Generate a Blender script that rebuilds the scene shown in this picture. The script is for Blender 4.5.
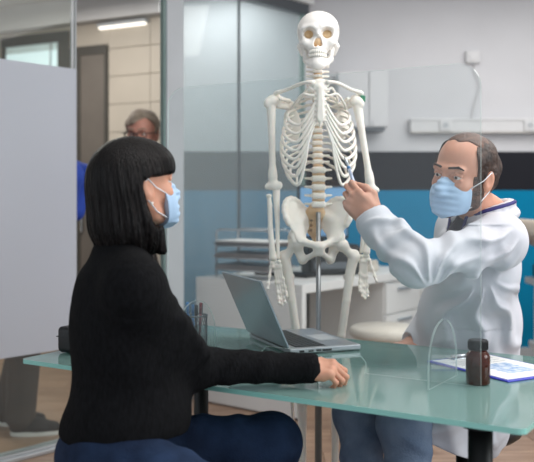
import bpy, bmesh, math, random
import numpy as np
from mathutils import Vector, Matrix
random.seed(4)
for o in list(bpy.data.objects):
    bpy.data.objects.remove(o)
SC = bpy.context.scene
COL = SC.collection
PI = math.pi

# ------------------------------------------------------------------ camera
FPX, HZ, CAMH = 850.0, 200.0, 1.20        # focal length in px, horizon row, camera height
cam = bpy.data.cameras.new('camera')
cam.sensor_width = 36.0
cam.lens = FPX / 534 * 36
cam.shift_y = -(231 - HZ) / 534
cam.clip_start = 0.05
cam.dof.use_dof = True
cam.dof.focus_distance = 2.45
cam.dof.aperture_fstop = 3.2
camo = bpy.data.objects.new('camera', cam)
camo.location = (0, 0, CAMH)
camo.rotation_euler = (PI / 2, 0, 0)
COL.objects.link(camo)
SC.camera = camo

def P(px, py, Y):
    return np.array([(px - 267) / FPX * Y, Y, CAMH - (py - HZ) / FPX * Y])

# ------------------------------------------------------------------ light
world = bpy.data.worlds.new('world')
SC.world = world
world.use_nodes = True
wb = world.node_tree.nodes['Background']
wb.inputs[0].default_value = (0.86, 0.93, 1.0, 1)
wb.inputs[1].default_value = 0.75

def area(name, loc, tgt, sx, sy, power, col=(1, 1, 1)):
    l = bpy.data.lights.new(name, 'AREA')
    l.shape = 'RECTANGLE'; l.size = sx; l.size_y = sy; l.energy = power; l.color = col
    o = bpy.data.objects.new(name, l)
    o.location = loc
    o.rotation_euler = (Vector(tgt) - Vector(loc)).to_track_quat('-Z', 'Y').to_euler()
    COL.objects.link(o)
    return o
area('ceiling_light_room', (1.2, 2.9, 2.7), (1.0, 3.2, 0), 2.6, 2.4, 66, (1.0, 0.97, 0.94))
area('ceiling_light_back', (2.0, 5.0, 2.7), (2.0, 5.2, 0), 2.4, 1.2, 34, (1.0, 0.98, 0.96))
area('ceiling_light_corridor', (-1.9, 5.6, 2.65), (-1.9, 5.7, 0), 1.6, 0.8, 34, (1.0, 0.95, 0.88))
area('fill_behind_glazing', (-.35, 5.95, 2.7), (-.35, 5.95, 0), .5, .4, 9, (1.0, 0.98, 0.96))  # added unseen lamp, brightens the space behind the fixed glass panes
area('daylight_fill', (3.6, 1.2, 1.9), (0.3, 2.8, 1.0), 2.2, 1.6, 58, (0.95, 0.98, 1.0))  # added area lamp for daylight from the right; no window is built there

SC.view_settings.view_transform = 'Standard'
SC.view_settings.look = 'None'
SC.view_settings.gamma = 1.0
SC.view_settings.use_curve_mapping = False
SC.view_settings.exposure = 0.15

# ------------------------------------------------------------------ materials
def lin(c):
    r = []
    for v in c[:3]:
        v = v / 255.0
        r.append(v / 12.92 if v <= 0.04045 else ((v + 0.055) / 1.055) ** 2.4)
    return (r[0], r[1], r[2], 1.0)

def mat(name, rgb, rough=0.5, metal=0.0, var=0.0, vscale=8.0, bump=0.0, bscale=60.0, stretch=(1, 1, 1),
        rgb2=None, spec=0.5, trans=0.0, ior=1.45, sss=0.0, coat=0.0, sheen=0.0):
    m = bpy.data.materials.new(name)
    m.use_nodes = True
    nt = m.node_tree
    b = nt.nodes['Principled BSDF']
    b.inputs['Base Color'].default_value = lin(rgb)
    b.inputs['Roughness'].default_value = rough
    b.inputs['Metallic'].default_value = metal
    b.inputs['Specular IOR Level'].default_value = spec
    b.inputs['Transmission Weight'].default_value = trans
    b.inputs['IOR'].default_value = ior
    b.inputs['Coat Weight'].default_value = coat
    b.inputs['Sheen Weight'].default_value = sheen
    if sss:
        b.inputs['Subsurface Weight'].default_value = sss
        b.inputs['Subsurface Radius'].default_value = (0.012, 0.005, 0.003)
        b.inputs['Subsurface Scale'].default_value = 0.6
    tc = nt.nodes.new('ShaderNodeTexCoord')
    mp = nt.nodes.new('ShaderNodeMapping')
    mp.inputs['Scale'].default_value = stretch
    nt.links.new(tc.outputs['Object'], mp.inputs['Vector'])
    if var or rgb2:
        n = nt.nodes.new('ShaderNodeTexNoise')
        n.inputs['Scale'].default_value = vscale
        n.inputs['Detail'].default_value = 5
        nt.links.new(mp.outputs[0], n.inputs['Vector'])
        r = nt.nodes.new('ShaderNodeValToRGB')
        c = lin(rgb)
        if rgb2:
            c1, c2 = c, lin(rgb2)
        else:
            c1 = tuple(max(0, v * (1 - var)) for v in c[:3]) + (1,)
            c2 = tuple(min(1, v * (1 + var)) for v in c[:3]) + (1,)
        r.color_ramp.elements[0].color = c1
        r.color_ramp.elements[1].color = c2
        r.color_ramp.elements[0].position = 0.32
        r.color_ramp.elements[1].position = 0.68
        nt.links.new(n.outputs[0], r.inputs[0])
        nt.links.new(r.outputs[0], b.inputs['Base Color'])
    if bump:
        n2 = nt.nodes.new('ShaderNodeTexNoise')
        n2.inputs['Scale'].default_value = bscale
        n2.inputs['Detail'].default_value = 4
        nt.links.new(mp.outputs[0], n2.inputs['Vector'])
        bp = nt.nodes.new('ShaderNodeBump')
        bp.inputs['Strength'].default_value = bump
        bp.inputs['Distance'].default_value = 0.01
        nt.links.new(n2.outputs[0], bp.inputs['Height'])
        nt.links.new(bp.outputs[0], b.inputs['Normal'])
    return m

def glassmat(name, tint, haze=0.0, hazecol=(220, 225, 228), ior=1.45, rough=0.02, hrough=0.4):
    """thin sheet glass: clear or hazy, with real Fresnel reflection"""
    m = bpy.data.materials.new(name)
    m.use_nodes = True
    nt = m.node_tree
    nt.nodes.remove(nt.nodes['Principled BSDF'])
    out = nt.nodes['Material Output']
    tr = nt.nodes.new('ShaderNodeBsdfTransparent'); tr.inputs[0].default_value = lin(tint)
    gl = nt.nodes.new('ShaderNodeBsdfGlossy'); gl.inputs['Roughness'].default_value = rough
    fr = nt.nodes.new('ShaderNodeFresnel'); fr.inputs[0].default_value = ior
    base = tr.outputs[0]
    if haze:
        d = nt.nodes.new('ShaderNodeBsdfDiffuse'); d.inputs[0].default_value = lin(hazecol)
        t2 = nt.nodes.new('ShaderNodeBsdfTranslucent'); t2.inputs[0].default_value = lin(hazecol)
        mm = nt.nodes.new('ShaderNodeMixShader'); mm.inputs[0].default_value = 0.4
        nt.links.new(d.outputs[0], mm.inputs[1]); nt.links.new(t2.outputs[0], mm.inputs[2])
        mx = nt.nodes.new('ShaderNodeMixShader'); mx.inputs[0].default_value = haze
        nt.links.new(tr.outputs[0], mx.inputs[1]); nt.links.new(mm.outputs[0], mx.inputs[2])
        base = mx.outputs[0]
    m2 = nt.nodes.new('ShaderNodeMixShader')
    ge = nt.nodes.new('ShaderNodeNewGeometry')
    iv = nt.nodes.new('ShaderNodeMath'); iv.operation = 'SUBTRACT'; iv.inputs[0].default_value = 1
    nt.links.new(ge.outputs['Backfacing'], iv.inputs[1])
    mu = nt.nodes.new('ShaderNodeMath'); mu.operation = 'MULTIPLY'
    nt.links.new(fr.outputs[0], mu.inputs[0]); nt.links.new(iv.outputs[0], mu.inputs[1])
    nt.links.new(mu.outputs[0], m2.inputs[0])
    nt.links.new(base, m2.inputs[1]); nt.links.new(gl.outputs[0], m2.inputs[2])
    nt.links.new(m2.outputs[0], out.inputs[0])
    return m

def emit(name, rgb, s):
    m = bpy.data.materials.new(name); m.use_nodes = True
    b = m.node_tree.nodes['Principled BSDF']
    b.inputs['Base Color'].default_value = lin(rgb)
    b.inputs['Emission Color'].default_value = lin(rgb)
    b.inputs['Emission Strength'].default_value = s
    return m

M = {}
M['wall_grey'] = mat('wall_grey', (196, 196, 199), 0.8, var=0.03, vscale=2)
M['cab_grey'] = mat('cabinet_grey', (200, 200, 202), 0.6, var=0.02)
M['cjoint'] = mat('corridor_joint', (140, 132, 122), 0.8, var=0.05)
M['band_black'] = mat('band_black', (34, 35, 41), 0.85, spec=0.2, var=0.06, vscale=3)
M['band_teal'] = mat('band_teal', (0, 120, 160), 0.85, spec=0.2, var=0.05, vscale=3)
M['ceiling'] = mat('ceiling_paint', (214, 214, 214), 0.9, var=0.02)
M['beige'] = mat('corridor_panel', (178, 170, 158), 0.6, var=0.05, vscale=3)
M['doorgrey'] = mat('corridor_door', (104, 98, 92), 0.5, var=0.05)
M['doordark'] = mat('corridor_frame', (70, 68, 64), 0.5, var=0.05)
M['alu'] = mat('aluminium', (186, 190, 194), 0.35, 0.7, var=0.04)
M['frame_grey'] = mat('frame_grey', (176, 180, 184), 0.45, 0.0, var=0.03)
M['frame_dark'] = mat('frame_dark', (92, 97, 102), 0.4, 0.4, var=0.04)
M['white_lam'] = mat('white_laminate', (222, 221, 219), 0.45, var=0.015)
M['grey_lam'] = mat('grey_laminate', (178, 174, 170), 0.5, var=0.03)
M['white_pl'] = mat('white_plastic', (196, 196, 197), 0.4, var=0.02)
M['black_pl'] = mat('black_plastic', (20, 20, 22), 0.45, var=0.1, bump=0.05)
M['black_metal'] = mat('black_metal', (16, 17, 18), 0.4, 0.3, var=0.1)
M['chrome'] = mat('chrome', (190, 192, 195), 0.25, 0.95, var=0.03)
M['steel'] = mat('steel_pole', (150, 153, 156), 0.3, 0.9, var=0.03)
M['silver'] = mat('laptop_silver', (165, 168, 172), 0.35, 0.75, var=0.03)
M['lid'] = mat('laptop_lid', (134, 146, 154), 0.25, 0.25, var=0.04, vscale=3)
M['key'] = mat('laptop_key', (26, 27, 30), 0.5, var=0.1)
M['screen_off'] = mat('screen_glass', (14, 15, 18), 0.1, var=0.1)
M['paper'] = mat('paper', (238, 238, 236), 0.8, var=0.02)
M['paper_grey'] = mat('paper_folder', (150, 142, 140), 0.8, var=0.1)
M['cream'] = mat('cream_vinyl', (206, 198, 186), 0.5, var=0.03, bump=0.05)
M['beige_vinyl'] = mat('beige_vinyl', (190, 178, 164), 0.5, var=0.04, bump=0.05)
M['blueclip'] = mat('clipboard_blue', (52, 60, 186), 0.4, var=0.05)
M['bone'] = mat('bone', (243, 236, 226), 0.5, var=0.05, vscale=14, bump=0.12, bscale=70, sss=0.1)
M['skullw'] = mat('skull_bone', (240, 236, 230), 0.45, var=0.03, vscale=18, bump=0.08, bscale=60)
M['bone_tan'] = mat('cartilage', (205, 160, 112), 0.5, rgb2=(226, 200, 165), vscale=30)
M['tooth'] = mat('tooth', (244, 240, 230), 0.3, var=0.02)
M['socket'] = mat('socket', (206, 168, 122), 0.7, rgb2=(228, 204, 168), vscale=30)
M['green_pl'] = mat('green_plastic', (40, 128, 92), 0.5, var=0.05)
M['skin_w'] = mat('skin_woman', (206, 150, 124), 0.5, var=0.06, vscale=20, bump=0.05, bscale=150, sss=0.15)
M['skin_m'] = mat('skin_doctor', (205, 150, 126), 0.45, var=0.08, vscale=16, bump=0.06, bscale=140, sss=0.15)
M['skin_b'] = mat('skin_visitor', (196, 140, 122), 0.5, var=0.06, vscale=16, sss=0.1)
M['hair_black'] = mat('hair_black', (9, 7, 7), 0.34, rgb2=(24, 18, 17), vscale=30, stretch=(5, 5, .35), bump=0.75, bscale=60, spec=0.22)
M['hair_brown'] = mat('hair_brown', (34, 24, 20), 0.5, rgb2=(74, 54, 45), vscale=40, stretch=(1, 1, 1), bump=0.7, bscale=70)
M['hair_thin'] = mat('hair_thin', (112, 80, 66), 0.5, rgb2=(70, 50, 42), vscale=60, bump=0.4, bscale=90)
M['beard'] = mat('beard', (46, 33, 29), 0.65, rgb2=(96, 66, 54), vscale=90, bump=0.6, bscale=140)
M['hair_grey'] = mat('hair_grey', (128, 112, 96), 0.6, rgb2=(164, 150, 134), vscale=30, bump=0.5, bscale=60)
M['mask'] = mat('mask_blue', (170, 197, 224), 0.75, var=0.04, vscale=30, bump=0.05, bscale=120)
M['strap'] = mat('strap_white', (236, 236, 238), 0.7, var=0.02)
M['eyew'] = mat('eye_white', (214, 206, 200), 0.2, var=0.03)
M['iris'] = mat('iris', (48, 32, 24), 0.15, var=0.1)
M['sweater'] = mat('sweater_black', (17, 17, 18), 0.9, rgb2=(25, 25, 27), vscale=120, bump=0.3, bscale=160, stretch=(1, 1, .4), spec=0.12)
M['jeans'] = mat('jeans_blue', (24, 36, 58), 0.85, rgb2=(44, 62, 92), vscale=10, bump=0.25, bscale=180, spec=0.2)
M['jeans2'] = mat('jeans_grey_blue', (98, 116, 142), 0.85, rgb2=(136, 152, 174), vscale=10, bump=0.25, bscale=180, spec=0.2)
M['coat'] = mat('coat_white', (208, 208, 214), 0.8, var=0.02, vscale=10, bump=0.12, bscale=26, spec=0.2)
M['shirt'] = mat('shirt_navy', (34, 30, 46), 0.8, var=0.1, bump=0.2)
M['lanyard'] = mat('lanyard_blue', (48, 46, 104), 0.7, var=0.1, bump=0.1)
M['scrub'] = mat('scrub_blue', (34, 66, 158), 0.8, var=0.06, bump=0.15, bscale=20)
M['trouser'] = mat('trouser_grey', (72, 66, 64), 0.85, var=0.1, bump=0.2, bscale=30)
M['shoe'] = mat('shoe_dark', (44, 42, 44), 0.7, var=0.1, bump=0.1)
M['sole'] = mat('sole_white', (214, 214, 212), 0.6, var=0.03)
M['amber'] = mat('amber_glass', (110, 44, 14), 0.08, trans=0.7, ior=1.45, var=0.1)
M['pill'] = mat('pill', (196, 120, 70), 0.5, var=0.1)
M['cap'] = mat('bottle_cap', (22, 21, 23), 0.45, var=0.1)
M['penblue'] = mat('pen_blue', (40, 112, 170), 0.35, var=0.05)
M['penblack'] = mat('pen_black', (30, 28, 32), 0.35, var=0.05)
M['penred'] = mat('pen_red', (128, 50, 56), 0.35, var=0.05)
M['pensilver'] = mat('pen_silver', (176, 188, 212), 0.3, 0.3, var=0.05)
M['meshmetal'] = mat('mesh_metal', (104, 108, 114), 0.4, 0.6, var=0.05)
M['glass_clear'] = glassmat('acrylic', (250, 252, 252), haze=0.035, ior=1.35)
M['acr_edge'] = glassmat('acrylic_edge', (235, 245, 243), haze=0.42, hazecol=(225, 240, 236), ior=1.45)
M['glass_part'] = glassmat('partition_glass', (238, 244, 245), haze=0.2, hazecol=(205, 214, 217), ior=1.45, rough=0.05)
M['glass_corr'] = glassmat('corridor_glass', (246, 249, 246), haze=0.04, ior=1.4)
M['glass_edge'] = mat('glass_edge_green', (120, 142, 138), 0.3, var=0.05)
M['film'] = glassmat('frosted_film', (210, 216, 222), haze=0.93, hazecol=(220, 223, 231), ior=1.4, rough=0.25)
M['winlight'] = emit('corridor_window', (206, 226, 232), 0.7)
M['lamp'] = emit('strip_lamp', (255, 250, 240), 1.0)
M['screen_on'] = emit('monitor_picture', (96, 140, 178), 0.3)
M['teal_base'] = mat('couch_teal', (22, 92, 112), 0.5, var=0.05)

# floor wood: per plank tone through object info
def woodmat():
    m = bpy.data.materials.new('wood_plank'); m.use_nodes = True
    nt = m.node_tree; b = nt.nodes['Principled BSDF']
    tc = nt.nodes.new('ShaderNodeTexCoord'); mp = nt.nodes.new('ShaderNodeMapping')
    mp.inputs['Scale'].default_value = (2, 22, 2)
    nt.links.new(tc.outputs['Object'], mp.inputs[0])
    oi = nt.nodes.new('ShaderNodeObjectInfo')
    n = nt.nodes.new('ShaderNodeTexNoise'); n.noise_dimensions = '4D'
    n.inputs['Scale'].default_value = 1.6; n.inputs['Detail'].default_value = 6
    mu = nt.nodes.new('ShaderNodeMath'); mu.operation = 'MULTIPLY'; mu.inputs[1].default_value = 30
    nt.links.new(oi.outputs['Random'], mu.inputs[0]); nt.links.new(mu.outputs[0], n.inputs['W'])
    nt.links.new(mp.outputs[0], n.inputs['Vector'])
    r = nt.nodes.new('ShaderNodeValToRGB')
    r.color_ramp.elements[0].color = lin((134, 106, 88)); r.color_ramp.elements[1].color = lin((176, 148, 126))
    r.color_ramp.elements[0].position = .3; r.color_ramp.elements[1].position = .7
    nt.links.new(n.outputs[0], r.inputs[0])
    h = nt.nodes.new('ShaderNodeHueSaturation')
    mr = nt.nodes.new('ShaderNodeMapRange'); mr.inputs[3].default_value = .85; mr.inputs[4].default_value = 1.12
    nt.links.new(oi.outputs['Random'], mr.inputs[0]); nt.links.new(mr.outputs[0], h.inputs['Value'])
    nt.links.new(r.outputs[0], h.inputs['Color']); nt.links.new(h.outputs[0], b.inputs['Base Color'])
    b.inputs['Roughness'].default_value = .38
    return m
M['wood'] = woodmat()
M['joint'] = mat('floor_joint', (84, 68, 58), 0.8, var=0.1)

# desk glass: green tempered glass with a satin back, reflective top
def deskmat():
    m = bpy.data.materials.new('desk_glass'); m.use_nodes = True
    nt = m.node_tree; b = nt.nodes['Principled BSDF']; out = nt.nodes['Material Output']
    b.inputs['Base Color'].default_value = lin((146, 182, 176))
    b.inputs['Roughness'].default_value = 0.06
    b.inputs['IOR'].default_value = 1.52
    b.inputs['Specular IOR Level'].default_value = 0.6
    b.inputs['Coat Weight'].default_value = 0.35
    b.inputs['Coat Roughness'].default_value = 0.04
    tr = nt.nodes.new('ShaderNodeBsdfTransparent'); tr.inputs[0].default_value = lin((176, 214, 206))
    mx = nt.nodes.new('ShaderNodeMixShader'); mx.inputs[0].default_value = 0.26
    nt.links.new(b.outputs[0], mx.inputs[1]); nt.links.new(tr.outputs[0], mx.inputs[2])
    nt.links.new(mx.outputs[0], out.inputs[0])
    return m
M['desk_glass'] = deskmat()
M['desk_edge'] = mat('desk_glass_edge', (152, 214, 202), 0.2, var=0.03, coat=0.3)

# ------------------------------------------------------------------ object helpers
def tag(o, label=None, cat=None, group=None, kind=None):
    if label: o['label'] = label
    if cat: o['category'] = cat
    if group: o['group'] = group
    if kind: o['kind'] = kind
    return o

def empty(name, loc=(0, 0, 0), rz=0.0):
    o = bpy.data.objects.new(name, None)
    o.location = loc; o.rotation_euler = (0, 0, rz); o.empty_display_size = .05
    COL.objects.link(o)
    return o

def link(name, me, m, parent=None, world=True):
    """mesh in world coordinates; with world=True keep it there under its parent"""
    if m is not None:
        me.materials.append(m)
    o = bpy.data.objects.new(name, me)
    COL.objects.link(o)
    if parent is not None:
        o.parent = parent
        if world:
            bpy.context.view_layer.update()
            o.matrix_parent_inverse = parent_world(parent).inverted()
    return o

def parent_world(p):
    mw = Matrix.LocRotScale(p.location, p.rotation_euler, p.scale)
    if p.parent is not None:
        mw = parent_world(p.parent) @ p.matrix_parent_inverse @ mw
    return mw

class B:
    """mesh collector"""
    def __init__(s): s.bm = bmesh.new()
    def box(s, c, h, rot=None, bev=0.0, seg=2):
        t = bmesh.new()
        bmesh.ops.create_cube(t, size=2)
        for v in t.verts: v.co = Vector((v.co.x * h[0], v.co.y * h[1], v.co.z * h[2]))
        if bev: bmesh.ops.bevel(t, geom=t.edges[:], offset=bev, segments=seg, affect='EDGES', profile=.5)
        R = rot if rot is not None else Matrix.Identity(3)
        for v in t.verts: v.co = R @ v.co + Vector(c)
        s._merge(t); return s
    def lathe(s, prof, c=(0, 0, 0), n=24, rot=None, cap=True):
        R = rot if rot is not None else Matrix.Identity(3)
        rings = []
        for r, z in prof:
            rings.append([s.bm.verts.new(R @ Vector((r * math.cos(2 * PI * i / n), r * math.sin(2 * PI * i / n), z)) + Vector(c)) for i in range(n)])
        for a, b in zip(rings, rings[1:]):
            for i in range(n):
                s.bm.faces.new((a[i], a[(i + 1) % n], b[(i + 1) % n], b[i]))
        if cap:
            s.bm.faces.new(rings[0][::-1]); s.bm.faces.new(rings[-1])
        return s
    def tube(s, pts, r, n=8, closed=False, flat=None):
        pts = [Vector(p) for p in pts]
        N = len(pts); rings = []
        up = Vector((0, 0, 1))
        prev = None
        for i, p in enumerate(pts):
            if closed: d = pts[(i + 1) % N] - pts[i - 1]
            else: d = pts[min(i + 1, N - 1)] - pts[max(i - 1, 0)]
            d.normalize()
            if prev is None:
                a = up if abs(d.z) < .9 else Vector((1, 0, 0))
                x = d.cross(a).normalized()
            else:
                x = (prev - d * prev.dot(d)).normalized()
            prev = x; y = d.cross(x)
            rr = r[i] if isinstance(r, (list, tuple)) else r
            f = flat if flat else 1.0
            rings.append([s.bm.verts.new(p + x * rr * math.cos(2 * PI * k / n) + y * rr * f * math.sin(2 * PI * k / n)) for k in range(n)])
        for i in range(N if closed else N - 1):
            a, b = rings[i], rings[(i + 1) % N]
            for k in range(n):
                s.bm.faces.new((a[k], a[(k + 1) % n], b[(k + 1) % n], b[k]))
        if not closed:
            s.bm.faces.new(rings[0][::-1]); s.bm.faces.new(rings[-1])
        return s
    def prism(s, pts, o, u, v, w, t):
        """polygon pts in plane (o,u,v), thickness t along w, centred"""
        o, u, v, w = Vector(o), Vector(u), Vector(v), Vector(w)
        a = [s.bm.verts.new(o + u * x + v * y - w * (t / 2)) for x, y in pts]
        b = [s.bm.verts.new(o + u * x + v * y + w * (t / 2)) for x, y in pts]
        s.bm.faces.new(a[::-1]); s.bm.faces.new(b)
        n = len(pts)
        for i in range(n): s.bm.faces.new((a[i], a[(i + 1) % n], b[(i + 1) % n], b[i]))
        return s
    def sphere(s, c, r, n=12):
        t = bmesh.new(); bmesh.ops.create_uvsphere(t, u_segments=n, v_segments=max(6, n // 2 + 2), radius=1)
        rr = r if isinstance(r, (tuple, list)) else (r, r, r)
        for v in t.verts: v.co = Vector((v.co.x * rr[0], v.co.y * rr[1], v.co.z * rr[2])) + Vector(c)
        s._merge(t); return s
    def _merge(s, t):
        me = bpy.data.meshes.new('tmp'); t.to_mesh(me); t.free()
        s.bm.from_mesh(me); bpy.data.meshes.remove(me)
    def mesh(s, name, smooth=False, recalc=True):
        if recalc: bmesh.ops.recalc_face_normals(s.bm, faces=s.bm.faces[:])
        me = bpy.data.meshes.new(name); s.bm.to_mesh(me); s.bm.free()
        if smooth:
            me.polygons.foreach_set('use_smooth', [True] * len(me.polygons))
        return me
    def build(s, name, m, parent=None, smooth=False, world=True):
        return link(name, s.mesh(name, smooth), m, parent, world)

def rotz(a): return Matrix.Rotation(a, 3, 'Z')
def bez(p0, p1, p2, p3, n=12):
    p0, p1, p2, p3 = map(lambda q: np.array(q, float), (p0, p1, p2, p3))
    return [tuple((1 - t) ** 3 * p0 + 3 * (1 - t) ** 2 * t * p1 + 3 * (1 - t) * t * t * p2 + t ** 3 * p3) for t in np.linspace(0, 1, n)]
def catmull(pts, n=6, closed=False):
    pts = [np.array(p, float) for p in pts]; out = []
    N = len(pts)
    for i in range(N if closed else N - 1):
        if closed: a, b, c, d = pts[i - 1], pts[i], pts[(i + 1) % N], pts[(i + 2) % N]
        else: a, b, c, d = pts[max(i - 1, 0)], pts[i], pts[i + 1], pts[min(i + 2, N - 1)]
        for t in np.linspace(0, 1, n, endpoint=False):
            out.append(tuple(.5 * ((2 * b) + (c - a) * t + (2 * a - 5 * b + 4 * c - d) * t * t + (3 * b - a - 3 * c + d) * t ** 3)))
    if not closed: out.append(tuple(pts[-1]))
    return out

# ------------------------------------------------------------------ implicit surfaces (numpy)
f32 = np.float32
class Prim:
    def __init__(s, fn, lo, hi, op='u', k=0.0):
        s.fn, s.lo, s.hi, s.op, s.k = fn, np.array(lo, float), np.array(hi, float), op, k
def rc(a, b, ra, rb, op='u', k=.01, wr=None):
    """round cone; wr=(amp, freq, phase, twist) gives cloth wrinkles across the limb"""
    a = np.array(a, float); b = np.array(b, float); r = max(ra, rb) + (wr[0] if wr else 0)
    ab = b - a; L2 = max(float(ab @ ab), 1e-12); L = math.sqrt(L2)
    if wr:
        d = ab / L; q = np.array([0, 0, 1.]) if abs(d[2]) < .9 else np.array([1., 0, 0])
        e1 = np.cross(d, q); e1 /= np.linalg.norm(e1); e2 = np.cross(d, e1)
    def fn(x, y, z):
        px, py, pz = x - a[0], y - a[1], z - a[2]
        t = np.clip((px * ab[0] + py * ab[1] + pz * ab[2]) / L2, 0, 1)
        qx, qy, qz = px - t * ab[0], py - t * ab[1], pz - t * ab[2]
        dd = np.sqrt(qx * qx + qy * qy + qz * qz) - (ra + t * (rb - ra))
        if wr:
            u = qx * e1[0] + qy * e1[1] + qz * e1[2]; v = qx * e2[0] + qy * e2[1] + qz * e2[2]
            th = np.arctan2(v, u)
            dd = dd - wr[0] * (2 * (.5 + .5 * np.sin(t * L * wr[1] + wr[2] + wr[3] * np.sin(th + wr[2]) + .8 * np.sin(2 * th + t * 5))) ** 2.2 - .8) * np.clip(4 * t * (1 - t) + .35, 0, 1)
        return dd
    return Prim(fn, np.minimum(a, b) - r, np.maximum(a, b) + r, op, k)
def ell(c, r, R=None, op='u', k=.01):
    c = np.array(c, float); r = np.array(r, float); rm = r.max()
    Rm = np.array(R, float) if R is not None else None      # columns = axes
    def fn(x, y, z):
        px, py, pz = x - c[0], y - c[1], z - c[2]
        if Rm is not None:
            px, py, pz = (px * Rm[0, 0] + py * Rm[1, 0] + pz * Rm[2, 0], px * Rm[0, 1] + py * Rm[1, 1] + pz * Rm[2, 1], px * Rm[0, 2] + py * Rm[1, 2] + pz * Rm[2, 2])
        ax, ay, az = px / r[0], py / r[1], pz / r[2]
        k0 = np.sqrt(ax * ax + ay * ay + az * az)
        k1 = np.sqrt((ax / r[0]) ** 2 + (ay / r[1]) ** 2 + (az / r[2]) ** 2) + 1e-9
        return k0 * (k0 - 1) / k1
    return Prim(fn, c - rm, c + rm, op, k)
def bx(c, h, R=None, rad=.005, op='u', k=.01):
    c = np.array(c, float); h = np.array(h, float); hm = float(np.linalg.norm(h)) + rad
    Rm = np.array(R, float) if R is not None else None
    def fn(x, y, z):
        px, py, pz = x - c[0], y - c[1], z - c[2]
        if Rm is not None:
            px, py, pz = (px * Rm[0, 0] + py * Rm[1, 0] + pz * Rm[2, 0], px * Rm[0, 1] + py * Rm[1, 1] + pz * Rm[2, 1], px * Rm[0, 2] + py * Rm[1, 2] + pz * Rm[2, 2])
        qx, qy, qz = np.abs(px) - h[0] + rad, np.abs(py) - h[1] + rad, np.abs(pz) - h[2] + rad
        return np.sqrt(np.maximum(qx, 0) ** 2 + np.maximum(qy, 0) ** 2 + np.maximum(qz, 0) ** 2) + np.minimum(np.maximum(qx, np.maximum(qy, qz)), 0) - rad
    return Prim(fn, c - hm, c + hm, op, k)
def xf(p, R, o):
    """carry a primitive from a local frame (columns of R = axes, origin o) into the world"""
    R = np.array(R, float); o = np.array(o, float)
    cs = np.array([[x, y, z] for x in (p.lo[0], p.hi[0]) for y in (p.lo[1], p.hi[1]) for z in (p.lo[2], p.hi[2])]) @ R.T + o
    f = p.fn
    def fn(x, y, z):
        px, py, pz = x - o[0], y - o[1], z - o[2]
        return f(px * R[0, 0] + py * R[1, 0] + pz * R[2, 0], px * R[0, 1] + py * R[1, 1] + pz * R[2, 1], px * R[0, 2] + py * R[1, 2] + pz * R[2, 2])
    return Prim(fn, cs.min(0), cs.max(0), p.op, p.k)
def chain(pts, rs, k=.01, op='u', wr=None):
    return [rc(pts[i], pts[i + 1], rs[i], rs[i + 1], op, k, wr) for i in range(len(pts) - 1)]

def field(prims, h, lo=None, hi=None, clip=None):
    if lo is None:
        us = [p for p in prims if p.op == 'u']
        lo = np.min([p.lo for p in us], 0) - 4 * h; hi = np.max([p.hi for p in us], 0) + 4 * h
    lo = np.array(lo, float); n = np.ceil((np.array(hi, float) - lo) / h).astype(int) + 1
    F = np.full(n, 0.5, f32)
    ax = [lo[i] + h * np.arange(n[i]) for i in range(3)]
    for p in prims:
        m = p.k + 4 * h
        i0 = np.clip(np.floor((p.lo - m - lo) / h).astype(int), 0, n); i1 = np.clip(np.ceil((p.hi + m - lo) / h).astype(int) + 1, 0, n)
        if np.any(i1 <= i0): continue
        sl = tuple(slice(a, b) for a, b in zip(i0, i1))
        x = ax[0][sl[0]].astype(f32)[:, None, None]; y = ax[1][sl[1]].astype(f32)[None, :, None]; z = ax[2][sl[2]].astype(f32)[None, None, :]
        d = p.fn(x, y, z).astype(f32)
        f = F[sl]
        if p.op == 'u':
            r = np.minimum(f, d)
            if p.k > 0:
                hh = np.maximum(p.k - np.abs(f - d), 0) / p.k; r = r - hh * hh * p.k * .25
        elif p.op == 's':
            r = np.maximum(f, -d)
            if p.k > 0:
                hh = np.maximum(p.k - np.abs(f + d), 0) / p.k; r = r + hh * hh * p.k * .25
        else:
            r = np.maximum(f, d)
        F[sl] = r
    if clip is not None:
        x = ax[0].astype(f32)[:, None, None]; y = ax[1].astype(f32)[None, :, None]; z = ax[2].astype(f32)[None, None, :]
        F = clip(F, x, y, z).astype(f32)
    return F, lo

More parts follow.
